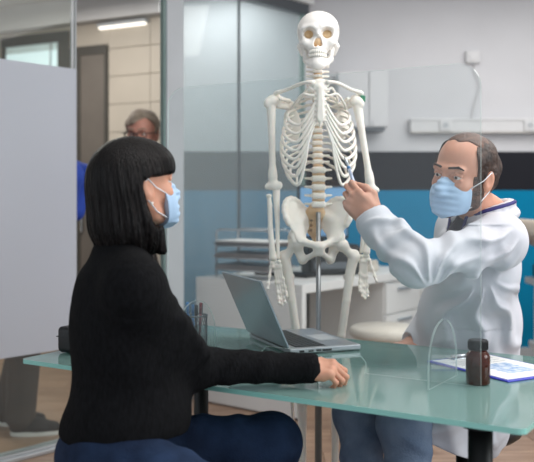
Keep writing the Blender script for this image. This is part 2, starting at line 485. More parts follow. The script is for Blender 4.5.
def nets(F, lo, h):
    F = F.copy()
    for a in range(3):                       # closed at the border
        s = [slice(None)] * 3
        s[a] = 0; F[tuple(s)] = np.maximum(F[tuple(s)], h); s[a] = -1; F[tuple(s)] = np.maximum(F[tuple(s)], h)
    S = F < 0
    nx, ny, nz = F.shape
    c = [(i, j, k) for i in (0, 1) for j in (0, 1) for k in (0, 1)]
    cnt = np.zeros((nx - 1, ny - 1, nz - 1), np.int8)
    for i, j, k in c: cnt += S[i:nx - 1 + i, j:ny - 1 + j, k:nz - 1 + k]
    act = (cnt > 0) & (cnt < 8)
    idx = np.full(act.shape, -1, np.int64)
    I = np.argwhere(act)
    idx[act] = np.arange(len(I))
    vals = np.stack([F[I[:, 0] + i, I[:, 1] + j, I[:, 2] + k] for i, j, k in c], 1).astype(float)
    acc = np.zeros((len(I), 3)); num = np.zeros(len(I))
    cc = np.array(c, float)
    for a in range(8):
        for b in range(a + 1, 8):
            if np.abs(cc[a] - cc[b]).sum() != 1: continue
            va, vb = vals[:, a], vals[:, b]
            m = (va < 0) != (vb < 0)
            t = va[m] / (va[m] - vb[m])
            acc[m] += cc[a] + t[:, None] * (cc[b] - cc[a]); num[m] += 1
    V = (I + acc / np.maximum(num, 1)[:, None]) * h + lo
    faces = []
    for a in range(3):
        b, d = (a + 1) % 3, (a + 2) % 3
        s0 = [slice(1, -1)] * 3; s0[a] = slice(0, -1); s1 = [slice(1, -1)] * 3; s1[a] = slice(1, None)
        m = S[tuple(s0)] != S[tuple(s1)]
        E = np.argwhere(m); flip = S[tuple(s0)][m]
        off = np.ones(3, int); off[a] = 0
        E = E + off
        def g(db, dd):
            e = E.copy(); e[:, b] += db; e[:, d] += dd
            return idx[e[:, 0], e[:, 1], e[:, 2]]
        q = np.stack([g(-1, -1), g(0, -1), g(0, 0), g(-1, 0)], 1)
        q[~flip] = q[~flip][:, ::-1]
        faces.append(q)
    return V, np.concatenate(faces)

def tomesh(name, VF):
    """join one or more (V, F) pieces into one smooth mesh"""
    vs, fs, n = [], [], 0
    for V, Fq in VF:
        vs.append(V); fs.append(Fq + n); n += len(V)
    V = np.concatenate(vs).astype(f32); Fq = np.concatenate(fs).astype(np.int32)
    me = bpy.data.meshes.new(name)
    me.vertices.add(len(V)); me.vertices.foreach_set('co', V.ravel())
    me.loops.add(Fq.size); me.loops.foreach_set('vertex_index', Fq.ravel())
    me.polygons.add(len(Fq)); me.polygons.foreach_set('loop_start', np.arange(0, Fq.size, 4, dtype=np.int32))
    me.polygons.foreach_set('use_smooth', np.ones(len(Fq), bool))
    me.update(calc_edges=True); me.validate()
    return me
def surf(prims, h, clip=None, lo=None, hi=None):
    F, l = field(prims, h, lo, hi, clip)
    return nets(F, l, h)
def sdf(name, prims, h, m, parent=None, clip=None, world=True, lo=None, hi=None):
    return link(name, tomesh(name, [surf(prims, h, clip, lo, hi)]), m, parent, world)
# ================================================================== setting
WY = 6.35                                  # back wall
def V3(p, z): return (float(p[0]), float(p[1]), z)
fl = B().box((0.2, 4.6, -0.06), (4.6, 4.4, 0.05)).build('floor', M['joint'])
tag(fl, kind='structure')
pw, pl = 0.20, 1.45
pm = B().box((0, 0, 0), (pl / 2 - .0015, pw / 2 - .0015, .005), bev=.0012, seg=1).mesh('plank'); pm.materials.append(M['wood'])
for r in range(42):
    y = .35 + r * pw
    x0 = -4.2 + (r * 0.53) % pl
    for c in range(7):
        x = x0 + c * pl
        if x > 4.4: continue
        # keep planks the camera (or a step beside it) could see
        if y < 2.4 or abs(x - .1) - .8 > .52 * y + .3: continue
        o = bpy.data.objects.new('plank', pm); COL.objects.link(o); o.location = (x, y, -.005); o.parent = fl
ce = B().box((0.2, 4.6, 2.83), (4.6, 4.4, 0.06)).build('ceiling', M['ceiling']); tag(ce, kind='structure')

wx0 = (163 - 267) / FPX * WY - .02
wb_ = B().box(((wx0 + 4.2) / 2, WY + .06, 1.385), ((4.2 - wx0) / 2, .06, 1.385)).build('wall_back', M['wall_grey']); tag(wb_, kind='structure')
sW = FPX / WY
zb1, zb0 = CAMH + 48.3 / sW, CAMH + 9.6 / sW
o = B().box(((wx0 + 4.2) / 2, WY - .004, (zb1 + zb0) / 2), ((4.2 - wx0) / 2, .006, (zb1 - zb0) / 2)).build('trim_1', M['band_black']); tag(o, kind='structure')
o = B().box(((wx0 + 4.2) / 2, WY - .004, (zb0 + .1) / 2), ((4.2 - wx0) / 2, .006, (zb0 - .1) / 2)).build('trim_2', M['band_teal']); tag(o, kind='structure')
o = B().box(((wx0 + 4.2) / 2, WY - .006, .05), ((4.2 - wx0) / 2, .012, .05), bev=.004).build('baseboard_back', M['frame_grey']); tag(o, kind='structure')
o = B().box((4.26, 4.4, 1.385), (.06, 2.1, 1.385)).build('wall_right', M['wall_grey']); tag(o, kind='structure')

# glass partition running away to the right
W0 = np.array([-1.219, 3.88]); WU = np.array([.666, .746]); WU /= np.linalg.norm(WU); WN = np.array([WU[1], -WU[0]])   # WN towards the room
def wt(px):                                # pixel column -> distance along the partition
    k = (px - 267) / FPX
    return (k * W0[1] - W0[0]) / (WU[0] - k * WU[1])
Rw = Matrix(((WU[0], -WU[1], 0), (WU[1], WU[0], 0), (0, 0, 1)))
def slab(b, t0, t1, z0, z1, th, off=0.0, bev=0.0):
    c = W0 + WU * (t0 + t1) / 2 + WN * off
    return b.box((c[0], c[1], (z0 + z1) / 2), ((t1 - t0) / 2, th / 2, (z1 - z0) / 2), Rw, bev)
W0f = W0 * 1.14; GH = CAMH + 1.2 * 1.14       # the fixed glazing stands further back than the sliding door
def slabf(b, t0, t1, z0, z1, th, off=0.0, bev=0.0):
    c = W0f + WU * 1.14 * (t0 + t1) / 2 + WN * off
    return b.box((c[0], c[1], (z0 + z1) / 2), (1.14 * (t1 - t0) / 2, th / 2, (z1 - z0) / 2), Rw, bev)
wl = slabf(B(), wt(178), wt(305), GH, GH + .07, .08).build('wall_left', M['frame_dark']); tag(wl, kind='structure')
slabf(B(), wt(181.5), wt(238), .03, GH, .012).build('glass_pane', M['glass_part'], wl)
slabf(B(), wt(239.5), wt(301), .03, GH, .012).build('glass_pane', M['glass_part'], wl)
slabf(B(), wt(238), wt(239.5), .03, GH, .014).build('pane_joint', M['frame_dark'], wl)
slabf(B(), wt(301), wt(303), .0, GH, .04).build('end_profile', M['glass_edge'], wl)
slabf(B(), wt(181.5), wt(301), .0, .03, .05, bev=.004).build('bottom_rail', M['alu'], wl)
o = slabf(B(), wt(170), wt(306), GH + .07, 2.77, .16).build('wall_bulkhead', M['ceiling']); tag(o, kind='structure')
o = slab(B(), wt(-120), wt(181), 2.47, 2.77, .16).build('wall_bulkhead', M['ceiling']); tag(o, kind='structure')
# return between the two planes, seen end on
c = (W0 + WU * wt(181)); c2 = (W0f + WU * 1.14 * wt(181))
mid = (c + c2) / 2; dv = c2 - c; dlen = float(np.linalg.norm(dv))
o = B().box((mid[0] - .012, mid[1], 1.385), (dlen / 2, .012, 1.385), rotz(math.atan2(dv[1], dv[0]))).build('wall_return', M['frame_grey']); tag(o, kind='structure')
o = slab(B(), wt(164), wt(181), 0, 2.47, .05, bev=.004).build('trim_3', M['frame_grey']); tag(o, kind='structure')
slab(B(), wt(162), wt(164), 0, 2.47, .03).build('glass_edge', M['glass_edge'], o)
o = slab(B(), wt(-140), wt(164), 0, .022, .10, bev=.005).build('trim_4', M['alu']); tag(o, kind='structure')
slab(B(), wt(-140), wt(164), .022, .034, .02, .025, bev=.003).build('track_rib', M['alu'], o)
slab(B(), wt(-140), wt(164), .022, .034, .02, -.025, bev=.003).build('track_rib', M['alu'], o)
slab(B(), wt(-140), wt(164), 2.40, 2.47, .06).build('head_track', M['frame_dark'], o)
# frosted sliding door
d1 = slab(B(), wt(-110), wt(73), .036, 2.40, .012, .02).build('door_1', M['glass_corr']); tag(d1, kind='structure')
slab(B(), wt(-110), wt(73), .48, 1.84, .003, .0285).build('frosted_film', M['film'], d1)
slab(B(), wt(69), wt(69.8), 1.84, 2.40, .016, .02).build('glass_edge', M['strap'], d1)
slab(B(), wt(71.8), wt(73), .036, 2.40, .016, .02).build('glass_edge', M['frame_grey'], d1)

# corridor behind the partition
C0 = np.array([wx0, WY]); CU = np.array([-.889, .458]); CN = np.array([-CU[1], CU[0]])      # CN towards the camera
if CN[1] > 0: CN = -CN
Rc = Matrix(((CU[0], -CU[1], 0), (CU[1], CU[0], 0), (0, 0, 1)))
def cslab(b, t0, t1, z0, z1, th, off=0.0, bev=0.0):
    c = C0 + CU * (t0 + t1) / 2 + CN * off
    return b.box((c[0], c[1], (z0 + z1) / 2), ((t1 - t0) / 2, th / 2, (z1 - z0) / 2), Rc, bev)
def ct(px):
    k = (px - 267) / FPX
    return (k * C0[1] - C0[0]) / (CU[0] - k * CU[1])
wc = cslab(B(), -.06, 4.6, 0, 2.58, .1, -.06).build('wall_corridor', M['cjoint']); tag(wc, kind='structure')
ph = .215
cslab(B(), ct(109), ct(4), 2.40, 2.578, .02, .0, bev=.002).build('panel', M['beige'], wc)
pieces = [(ct(163) - .02, ct(151)), (ct(151), ct(109))]
t = ct(4)
while t < 4.5: pieces.append((t, min(t + .9, 4.55))); t += .9
for (a, b) in pieces:
    a, b = min(a, b), max(a, b)
    for k in range(12):
        cslab(B(), a + .002, b - .002, k * ph + .002, (k + 1) * ph - .002, .02, .0, bev=.002).build('panel', M['beige'], wc)
o = cslab(B(), -.06, 4.6, 2.58, 2.77, .2, 0).build('wall_corridor_top', M['ceiling']); tag(o, kind='structure')
o = cslab(B(), ct(148), ct(102), 2.515, 2.535, .03, .03, bev=.004).build('strip_lamp', M['lamp'])
tag(o, 'thin bright strip lamp high on the corridor wall', 'lamp')
cslab(B(), ct(149), ct(101), 2.537, 2.56, .05, .03).build('housing', M['frame_grey'], o)
# corridor door with frame and a bright side window
a, b = ct(109), ct(4)
d2 = cslab(B(), ct(107), ct(83), 0, 2.33, .04, .01).build('door_2', M['doorgrey']); tag(d2, kind='structure')
cslab(B(), ct(83), ct(71), 0, 2.33, .05, .012).build('door_frame', M['doordark'], d2)
cslab(B(), a, ct(71), 2.33, 2.40, .05, .012).build('door_frame', M['doordark'], d2)
cslab(B(), a, ct(107), 0, 2.33, .05, .012).build('door_frame', M['doordark'], d2)
cslab(B(), ct(86), ct(84), .95, 1.1, .02, .045, bev=.004).build('door_handle', M['chrome'], d2)
w1 = cslab(B(), ct(60), ct(7), .9, 2.46, .02, .0).build('window_1', M['winlight']); tag(w1, kind='structure')
cslab(B(), ct(71), ct(60), 0, 2.46, .04, .01).build('window_frame', M['doordark'], w1)
cslab(B(), ct(60), ct(7), 0, .9, .03, .005).build('window_sill', M['doorgrey'], w1)
cslab(B(), ct(71), ct(4), 2.46, 2.54, .05, .012).build('window_frame', M['doordark'], w1)
cslab(B(), ct(52.5), ct(51.5), .9, 2.46, .03, .005).build('mullion', M['alu'], w1)
cslab(B(), ct(7), ct(4), 0, 2.46, .04, .01).build('window_frame', M['doordark'], w1)
o = B().box((-4.3, 6.4, 1.385), (.05, 2.6, 1.385)).build('wall_corridor_side', M['beige']); tag(o, kind='structure')

# ---------------------------------------------------------------- wall fittings
def WX(px, Y=WY): return (px - 267) / FPX * Y
def WZ(py, Y=WY): return CAMH - (py - HZ) / FPX * Y
Yc = WY - .28
cb = empty('wall_cabinet', (WX(363, Yc), WY, WZ(127, Yc)))
x0, x1, z0, z1 = WX(338, Yc), WX(388, Yc), WZ(127, Yc), WZ(71, Yc)
B().box(((x0 + x1) / 2, WY - .135, (z0 + z1) / 2), ((x1 - x0) / 2, .13, (z1 - z0) / 2)).build('body', M['cab_grey'], cb)
xm = WX(369, Yc)
for a, b in ((x0, xm), (xm, x1)):
    d = B().box(((a + b) / 2, WY - .274, (z0 + z1) / 2), ((b - a) / 2 - .003, .009, (z1 - z0) / 2 - .003), bev=.002).build('door', M['cab_grey'], cb)
    B().box((xm + (.03 if a == xm else -.03), WY - .287, z0 + .03), (.004, .005, .02), bev=.002).build('handle', M['cab_grey'], d)
B().box(((x0 + x1) / 2, WY - .15, z0 - .012), ((x1 - x0) / 2 - .02, .11, .012)).build('shade_strip', M['frame_dark'], cb)  # dark strip stands in for the shadow along the cabinet's underside
tag(cb, 'pale two-door wall cabinet behind the skeleton\'s shoulder', 'cabinet')
tr_ = empty('cable_trunking', (WX(480), WY, WZ(134)))
B().box((2.3, WY - .035, (WZ(134) + WZ(119)) / 2), (2.3 - WX(409), .03, (WZ(119) - WZ(134)) / 2), bev=.005).build('channel', M['white_pl'], tr_)
B().box((2.3, WY - .067, WZ(120.5)), (2.3 - WX(409), .004, .006)).build('cover_lip', M['white_pl'], tr_)
B().box((2.3, WY - .067, WZ(132.8)), (2.3 - WX(409), .004, .006)).build('cover_lip', M['grey_lam'], tr_)
tag(tr_, 'long white cable trunking running along the wall behind the doctor', 'trunking')
def socket(px, name, label):
    s = empty(name, (WX(px), WY - .07, WZ(126)))
    B().box((WX(px), WY - .073, WZ(126)), (.045, .006, .043), bev=.004).build('plate', M['white_pl'], s)
    B().lathe([(.0, -.004), (.018, -.004), (.02, .0), (.02, .003), (0, .003)], (WX(px), WY - .081, WZ(126)), 16, Matrix.Rotation(PI / 2, 3, 'X'), cap=False).build('outlet', M['frame_grey'], s)
    B().box((WX(px) - .007, WY - .085, WZ(126)), (.003, .002, .003)).build('pin_hole', M['black_pl'], s)
    B().box((WX(px) + .007, WY - .085, WZ(126)), (.003, .002, .003)).build('pin_hole', M['black_pl'], s)
    tag(s, label, 'socket')
socket(443.5, 'wall_socket', 'white socket plate on the trunking just left of the doctor\'s head')
socket(527, 'wall_socket', 'white socket plate on the trunking at the right edge')
jb = empty('junction_box', (WX(472), WY, WZ(64)))
B().box((WX(472), WY - .02, WZ(57.5)), (.052, .02, .046), bev=.006).build('case', M['white_pl'], jb)
B().box((WX(472), WY - .043, WZ(57.5)), (.03, .003, .026), bev=.002).build('cover', M['white_pl'], jb)
tag(jb, 'small square white junction box high on the grey wall', 'wall box')
pts = catmull([(WX(474), WY - .02, WZ(64)), (WX(474), WY - .02, WZ(72)), (WX(478), WY - .025, WZ(80)), (WX(479), WY - .025, WZ(90)), (WX(475), WY - .02, WZ(100)), (WX(471), WY - .02, WZ(119))], 6)
o = B().tube(pts, .005, 6).build('wall_cable', M['white_pl'], smooth=True)
tag(o, 'thin white cable hanging from the junction box to the trunking', 'cable')

# ---------------------------------------------------------------- white desk at the back
D1 = np.array([.19, 4.6]); DU = np.array([.615, .788]); DU /= np.linalg.norm(DU); DV = np.array([-DU[1], DU[0]])    # DU along, DV to its back (left)
ang = math.atan2(DU[1], DU[0])
wd = empty('office_desk', (D1[0], D1[1], 0), ang)
DL, DD = 1.42, .78
def dl(x, y, z): p = D1 + DU * x + DV * y; return (p[0], p[1], z)
def dbox(b, x0, x1, y0, y1, z0, z1, bev=.003): return b.box(dl((x0 + x1) / 2, (y0 + y1) / 2, (z0 + z1) / 2), ((x1 - x0) / 2, (y1 - y0) / 2, (z1 - z0) / 2), rotz(ang), bev)
dbox(B(), 0, DL, 0, DD, .69, .74).build('desk_top', M['white_lam'], wd)
dbox(B(), 0, .04, 0, DD, .01, .69).build('end_panel', M['white_lam'], wd)
dbox(B(), DL - .04, DL, 0, DD, .01, .69).build('end_panel', M['white_lam'], wd)
dbox(B(), .04, DL - .04, DD - .06, DD - .04, .12, .69).build('back_panel', M['grey_lam'], wd)
ped = dbox(B(), .92, DL - .045, .03, .6, .06, .685).build('drawer_unit', M['white_lam'], wd)
for k in range(3):
    dr = dbox(B(), .925, DL - .05, .012, .03, .08 + k * .2, .27 + k * .2).build('drawer', M['white_lam'], wd)
    dbox(B(), 1.06, 1.24, -.004, .012, .225 + k * .2, .24 + k * .2, .002).build('handle', M['alu'], dr)
for x in (.02, DL - .02):
    for y in (.05, DD - .05):
        B().lathe([(.02, 0), (.02, .01)], dl(x, y, 0), 12).build('foot', M['black_pl'], wd)
tag(wd, 'white laminate office desk with drawers by the back wall', 'desk')

# file tray
FX, FY = .16, .47
ft = empty('file_tray', dl(FX, FY, .74), ang)
for i, fx in enumerate((FX - .1, FX + .1)):
    a, c = FY - .20, FY + .20
    pts = [dl(fx, a, .745), dl(fx, a, 1.0), dl(fx, a + .01, 1.018), dl(fx, a + .03, 1.025), dl(fx, c - .03, 1.025), dl(fx, c - .01, 1.018), dl(fx, c, 1.0), dl(fx, c, .745)]
    B().tube(pts, .006, 8).build('wire_frame', M['chrome'], ft, smooth=True)
for i, z in enumerate((.79, .86, .93)):
    sh = B()
    for k in range(9):
        y = FY - .195 + k * .0487
        sh.tube([dl(FX - .12, y, z), dl(FX + .12, y, z)], .0025, 6)
    sh.tube([dl(FX - .12, FY - .195, z), dl(FX + .12, FY - .195, z), dl(FX + .12, FY + .195, z), dl(FX - .12, FY + .195, z)], .004, 6, closed=True)
    sh.build('wire_shelf', M['chrome'], ft, smooth=True)
tag(ft, 'three-tier chrome wire file tray on the white office desk', 'tray')
for i, z in enumerate((.79, .86, .93)):
    st = empty('paper_stack', dl(FX, FY, z + .005), ang)
    for k in range(4):
        dy = random.uniform(-.015, .02); dx = random.uniform(-.02, .02)
        dbox(B(), FX - .12 + dx, FX + .12 + dx, FY - .19 + dy - .02, FY + .17 + dy + .02, z + .0055 + k * .007, z + .011 + k * .007, .001).build('sheet_bundle', M['paper'] if k == 3 and i == 2 else (M['paper_grey'] if k % 2 == 0 else M['frame_dark']), st)
    tag(st, ['dark paper folders on the lowest tier of the wire file tray', 'dark paper folders on the middle tier of the wire file tray', 'papers with a white top sheet on the top tier of the wire file tray'][i], 'papers', 'papers in the file tray')
# keyboard
kb = empty('keyboard', dl(.40, .40, .74), ang)
dbox(B(), .33, .47, .2, .60, .741, .758, .005).build('case', M['black_pl'], kb)
kk = B()
for r in range(5):
    for c in range(14):
        dbox(kk, .342 + r * .024, .362 + r * .024, .21 + c * .0272, .233 + c * .0272, .758, .764, .0)
o = kk.build('keys', M['key'], kb); o['kind'] = 'stuff'
tag(kb, 'flat black keyboard on the white office desk behind the skeleton', 'keyboard')
# monitor
mo = empty('monitor', (.36, 5.47, .74), 0)
Rm = rotz(math.radians(8))
B().box((.36, 5.47, 1.12), (.165, .018, .17), Rm, .006).build('housing', M['black_pl'], mo)
B().box((.363, 5.45, 1.125), (.152, .002, .155), Rm).build('screen', M['screen_on'], mo)
B().tube([(.355, 5.51, .76), (.355, 5.51, 1.05)], .02, 10).build('stand', M['black_pl'], mo)
B().box((.355, 5.51, .752), (.12, .08, .009), Rm, .006).build('foot', M['black_pl'], mo)
tag(mo, 'black monitor with a lit blue screen behind the skeleton\'s pelvis', 'monitor')
# printer
pr = empty('printer', (.40, 5.29, .74), 0)
Rp = rotz(math.radians(12))
B().box((.40, 5.29, .83), (.17, .11, .085), Rp, .015).build('housing', M['black_pl'], pr)
B().box((.41, 5.185, .80), (.13, .012, .02), Rp, .004).build('output_slot', M['frame_dark'], pr)
B().box((.40, 5.30, .919), (.15, .09, .006), Rp, .004).build('lid', M['black_metal'], pr)
tag(pr, 'low black box-shaped printer below the monitor on the white office desk', 'printer')
o = B().box(dl(.98, .22, .765), (.07, .09, .024), rotz(ang + .2), .01).build('towel_stack', M['cream'])
B().box(dl(.98, .22, .80), (.066, .086, .0105), rotz(ang + .26), .008).build('folded_towel', M['cream'], o)
tag(o, 'small folded cream cloths on the right part of the white office desk', 'cloth')

# ---------------------------------------------------------------- stool, exam couch
def stool(loc, zs, r, seatm, label, name='swivel_stool'):
    s = empty(name, loc)
    x, y = loc[0], loc[1]
    B().lathe([(0, zs - .055), (r * .9, zs - .055), (r, zs - .04), (r, zs - .015), (r * .93, zs), (0, zs + .004)], (x, y, 0), 32, cap=False).build('seat', seatm, s, True)
    B().lathe([(.08, zs - .07), (.08, zs - .055)], (x, y, 0), 16).build('seat_plate', M['black_pl'], s)
    B().lathe([(.03, .11), (.03, zs - .2), (.024, zs - .2), (.024, zs - .07)], (x, y, 0), 16).build('gas_post', M['black_metal'], s, True)
    B().lathe([(.045, .06), (.045, .11)], (x, y, 0), 16).build('hub', M['black_metal'], s)
    for k in range(5):
        a = k * 2 * PI / 5 + .3
        e = (x + .25 * math.cos(a), y + .25 * math.sin(a))
        B().tube([(x, y, .085), (e[0], e[1], .062)], [.022, .015], 8).build('leg', M['black_metal'], s, True)
        B().lathe([(.008, -.014), (.026, -.012), (.026, .012), (.008, .014)], (e[0], e[1], .0265), 14, Matrix.Rotation(PI / 2, 3, 'X')).build('caster', M['black_pl'], s, True)
    tag(s, label, 'stool')
    return s
stool(tuple(P(386, 325, 4.2)[:2]) + (0,), .575, .18, M['cream'], 'round cream swivel stool in front of the white office desk')

xc = WX(516, 5.12)
co = empty('exam_couch', (xc + .9, 4.8, 0))
Rt = Matrix.Rotation(math.radians(-24), 3, 'Y')
B().box((xc + .30, 4.85, .90), (.36, .30, .06), Matrix.Rotation(math.radians(24), 3, 'Y'), .04, 4).build('backrest', M['beige_vinyl'], co, True)
B().box((xc + 1.2, 4.85, .80), (.56, .30, .05), None, .035, 4).build('mattress', M['beige_vinyl'], co, True)
B().box((xc + .95, 4.85, .72), (.9, .27, .02), None, .008).build('frame', M['white_pl'], co)
B().box((xc + .95, 4.85, .78), (.86, .25, .035), None, .008).build('side_rail', M['teal_base'], co)
B().box((xc + .95, 4.85, .50), (.82, .22, .11), None, .01).build('base_cabinet', M['teal_base'], co)
B().box((xc + .95, 4.85, .34), (.88, .26, .02), None, .008).build('lower_frame', M['white_pl'], co)
for sx in (.12, 1.78):
    for sy in (-.23, .23):
        B().box((xc + sx, 4.85 + sy, .35), (.02, .02, .35), None, .004).build('leg', M['white_pl'], co)
tag(co, 'examination couch with beige padded top and teal base at the right edge', 'couch')

# ---------------------------------------------------------------- glass desk
DF = np.array([.516, 1.70]); DFL = np.array([-.715, 2.46])
A2 = DF - DFL; DLEN = float(np.linalg.norm(A2)); A2 /= DLEN; N2 = np.array([-A2[1], A2[0]])
if N2[1] < 0: N2 = -N2
DDEP, DZ = .82, .74
def gd(x, y, z): p = DFL + A2 * x + N2 * y; return (float(p[0]), float(p[1]), z)
adeg = math.atan2(A2[1], A2[0])
Ra = rotz(adeg)
gdk = empty('glass_desk', gd(DLEN / 2, DDEP / 2, 0), adeg)
def rrect(w, h, r, n=5):
    p = []
    for cx, cy, a0 in ((w - r, r, -PI / 2), (w - r, h - r, 0), (r, h - r, PI / 2), (r, r, PI)):
        for i in range(n + 1):
            a = a0 + i * PI / 2 / n; p.append((cx + r * math.cos(a), cy + r * math.sin(a)))
    return p
u3, n3 = Vector((A2[0], A2[1], 0)), Vector((N2[0], N2[1], 0))
top = B().prism(rrect(DLEN, DDEP, .02), gd(0, 0, DZ - .006), u3, n3, (0, 0, 1), .012).build('glass_top', M['desk_glass'], gdk)
top.data.materials.append(M['desk_edge'])
for p in top.data.polygons:
    if abs(p.normal.z) < .5: p.material_index = 1
for (x, y) in ((.50, .06), (DLEN - .11, .06), (.10, DDEP - .07), (DLEN - .075, DDEP - .07)):
    B().lathe([(.026, .012), (.026, DZ - .02)], gd(x, y, 0), 20).build('leg', M['black_metal'], gdk, True)
    B().lathe([(.04, DZ - .022), (.04, DZ - .0125)], gd(x, y, 0), 20).build('leg_plate', M['black_metal'], gdk)
    B().lathe([(.03, 0), (.03, .012)], gd(x, y, 0), 16).build('leg_foot', M['black_pl'], gdk)
tag(gdk, 'green glass desk with black metal legs between the seated woman and doctor', 'desk')

# acrylic screen standing on the desk
SCx, SCy = None, .335
scr = empty('acrylic_screen', gd(.85, SCy, DZ))
def onpanel(px):
    k = (px - 267) / FPX
    o0 = DFL + N2 * SCy
    return (k * o0[1] - o0[0]) / (A2[0] - k * A2[1])
s0, s1 = onpanel(168), onpanel(481)
SW, SH = s1 - s0, .80
c0, c1 = onpanel(262) - s0, onpanel(366) - s0
r = .06
pg = []
pg += [(.0, .001), (c0, .001)] + [(c0 + .0, .03), (c0 + .015, .045)] + [(c1 - .015, .045), (c1, .03)] + [(c1, .001), (SW, .001)]
for cx, cy, a0 in ((SW - r, SH - r, 0), (r, SH - r, PI / 2)):
    for i in range(9):
        a = a0 + i * PI / 16; pg.append((cx + r * math.cos(a), cy + r * math.sin(a)))
pnl = B().prism(pg, gd(s0, SCy, DZ), u3, (0, 0, 1), n3, .005).build('panel', M['glass_clear'], scr)
pnl.data.materials.append(M['acr_edge'])
for p in pnl.data.polygons:
    if len(p.vertices) == 4: p.material_index = 1
for px in (196, 443):
    t = onpanel(px)
    fp = [(-.10, .001), (.10, .001)]
    for i in range(13):
        a = i * PI / 12; fp.append((.10 * math.cos(a) * (1 if i not in (0, 12) else 1), .05 + .11 * math.sin(a)))
    f = B().prism(fp, gd(t, SCy, DZ), n3, (0, 0, 1), u3, .005).build('support_foot', M['glass_clear'], scr)
    f.data.materials.append(M['acr_edge'])
    for p in f.data.polygons:
        if len(p.vertices) == 4: p.material_index = 1
tag(scr, 'clear acrylic protective screen with rounded corners standing on the glass desk', 'screen')

# ---------------------------------------------------------------- laptop
LH = np.array([.068, 2.51]); lu = np.array([.93, .36]); lu /= np.linalg.norm(lu); lv = np.array([-lu[1], lu[0]])
lang = math.atan2(lu[1], lu[0]); Rl = rotz(lang)
lw, ldp = .355, .235
def lp(x, y, z): p = LH + lu * x + lv * y; return (float(p[0]), float(p[1]), z)
lap = empty('laptop', lp(ldp / 2, lw / 2, DZ), lang)
def lbox(b, x0, x1, y0, y1, z0, z1, bev=.001): return b.box(lp((x0 + x1) / 2, (y0 + y1) / 2, (z0 + z1) / 2), ((x1 - x0) / 2, (y1 - y0) / 2, (z1 - z0) / 2), Rl, bev)
bs = lbox(B(), 0, ldp, 0, lw, DZ + .003, DZ + .020, .004).build('base', M['silver'], lap)
lbox(B(), .025, .125, .018, lw - .018, DZ + .0198, DZ + .0206, .0).build('keyboard_well', M['key'], bs)
kk = B()
for r_ in range(6):
    for c in range(15):
        lbox(kk, .028 + r_ * .016, .0405 + r_ * .016, .021 + c * .021, .0385 + c * .021, DZ + .0205, DZ + .0225, 0)
o = kk.build('keys', M['key'], bs); o['kind'] = 'stuff'
lbox(B(), .145, .215, .11, .215, DZ + .0199, DZ + .0205, 0).build('touchpad', M['frame_grey'], bs)
for i, x in enumerate((.03, .06, .085, .105, .12)):
    lbox(B(), x, x + .016, -.0006, .002, DZ + .007, DZ + .0135, 0).build('port', M['key'], bs)
for y in (.03, lw - .03):
    for x in (.02, ldp - .02):
        B().lathe([(.007, DZ + .0002), (.007, DZ + .0035)], lp(x, y, 0), 12).build('rubber_foot', M['black_pl'], bs)
tilt = math.radians(24)
Rlid = Rl @ Matrix.Rotation(-tilt, 3, 'Y')
def lidp(a, y, t):   # a up along lid, t thickness to the back
    up = Vector((-math.sin(tilt), 0, math.cos(tilt))); bk = Vector((-math.cos(tilt), 0, -math.sin(tilt)))
    v = up * a + bk * t
    q = lp(v.x, y, 0); return (q[0], q[1], DZ + .021 + v.z)
lh_ = .222
ld = B().box(lidp(lh_ / 2 + .002, lw / 2, .003), (.0035, lw / 2, lh_ / 2), Rlid, .003).build('lid', M['lid'], lap)
B().box(lidp(lh_ / 2 + .004, lw / 2, -.0008), (.0008, lw / 2 - .004, lh_ / 2 - .004), Rlid).build('bezel', M['key'], ld)
B().box(lidp(lh_ / 2 + .008, lw / 2, -.0018), (.0006, lw / 2 - .012, lh_ / 2 - .016), Rlid).build('screen', M['screen_off'], ld)
B().tube([lp(-.002, .04, DZ + .02), lp(-.002, lw - .04, DZ + .02)], .006, 10).build('hinge', M['key'], lap, True)
tag(lap, 'open silver laptop with its lid back towards the woman on the glass desk', 'laptop')

# ---------------------------------------------------------------- pill bottle, clipboard, pen cup, case
bp = P(478, 384, 391 / 184.); bx_, by_ = float(bp[0]), float(bp[1])
bt = empty('pill_bottle', (bx_, by_, DZ))
B().lathe([(0, .001), (.027, .001), (.030, .005), (.030, .068), (.028, .076), (.022, .083), (.020, .085), (.020, .098), (.0185, .098), (.0185, .084), (.026, .074), (.0275, .068), (.0275, .006), (0, .004)], (bx_, by_, DZ), 32, cap=False).build('body', M['amber'], bt, True)
cp = B().lathe([(0, .087), (.0245, .087), (.0245, .108), (.0225, .111), (0, .111)], (bx_, by_, DZ), 32, cap=False).build('cap', M['cap'], bt)
rb = B()
for k in range(36):
    a = k * 2 * PI / 36; rb.box((bx_ + .0245 * math.cos(a), by_ + .0245 * math.sin(a), DZ + .098), (.0008, .0008, .009), rotz(a))
o = rb.build('cap_ridges', M['cap'], cp); o['kind'] = 'stuff'
pb = B()
for k in range(60):
    a = random.uniform(0, 2 * PI); rr = .024 * math.sqrt(random.random()) * .85
    pb.sphere((bx_ + rr * math.cos(a), by_ + rr * math.sin(a), DZ + .009 + .045 * random.random()), (.0045, .0045, .003), 8)
o = pb.build('pills', M['pill'], bt, True); o['kind'] = 'stuff'
tag(bt, 'brown amber pill bottle with a black screw cap on the glass desk', 'bottle')

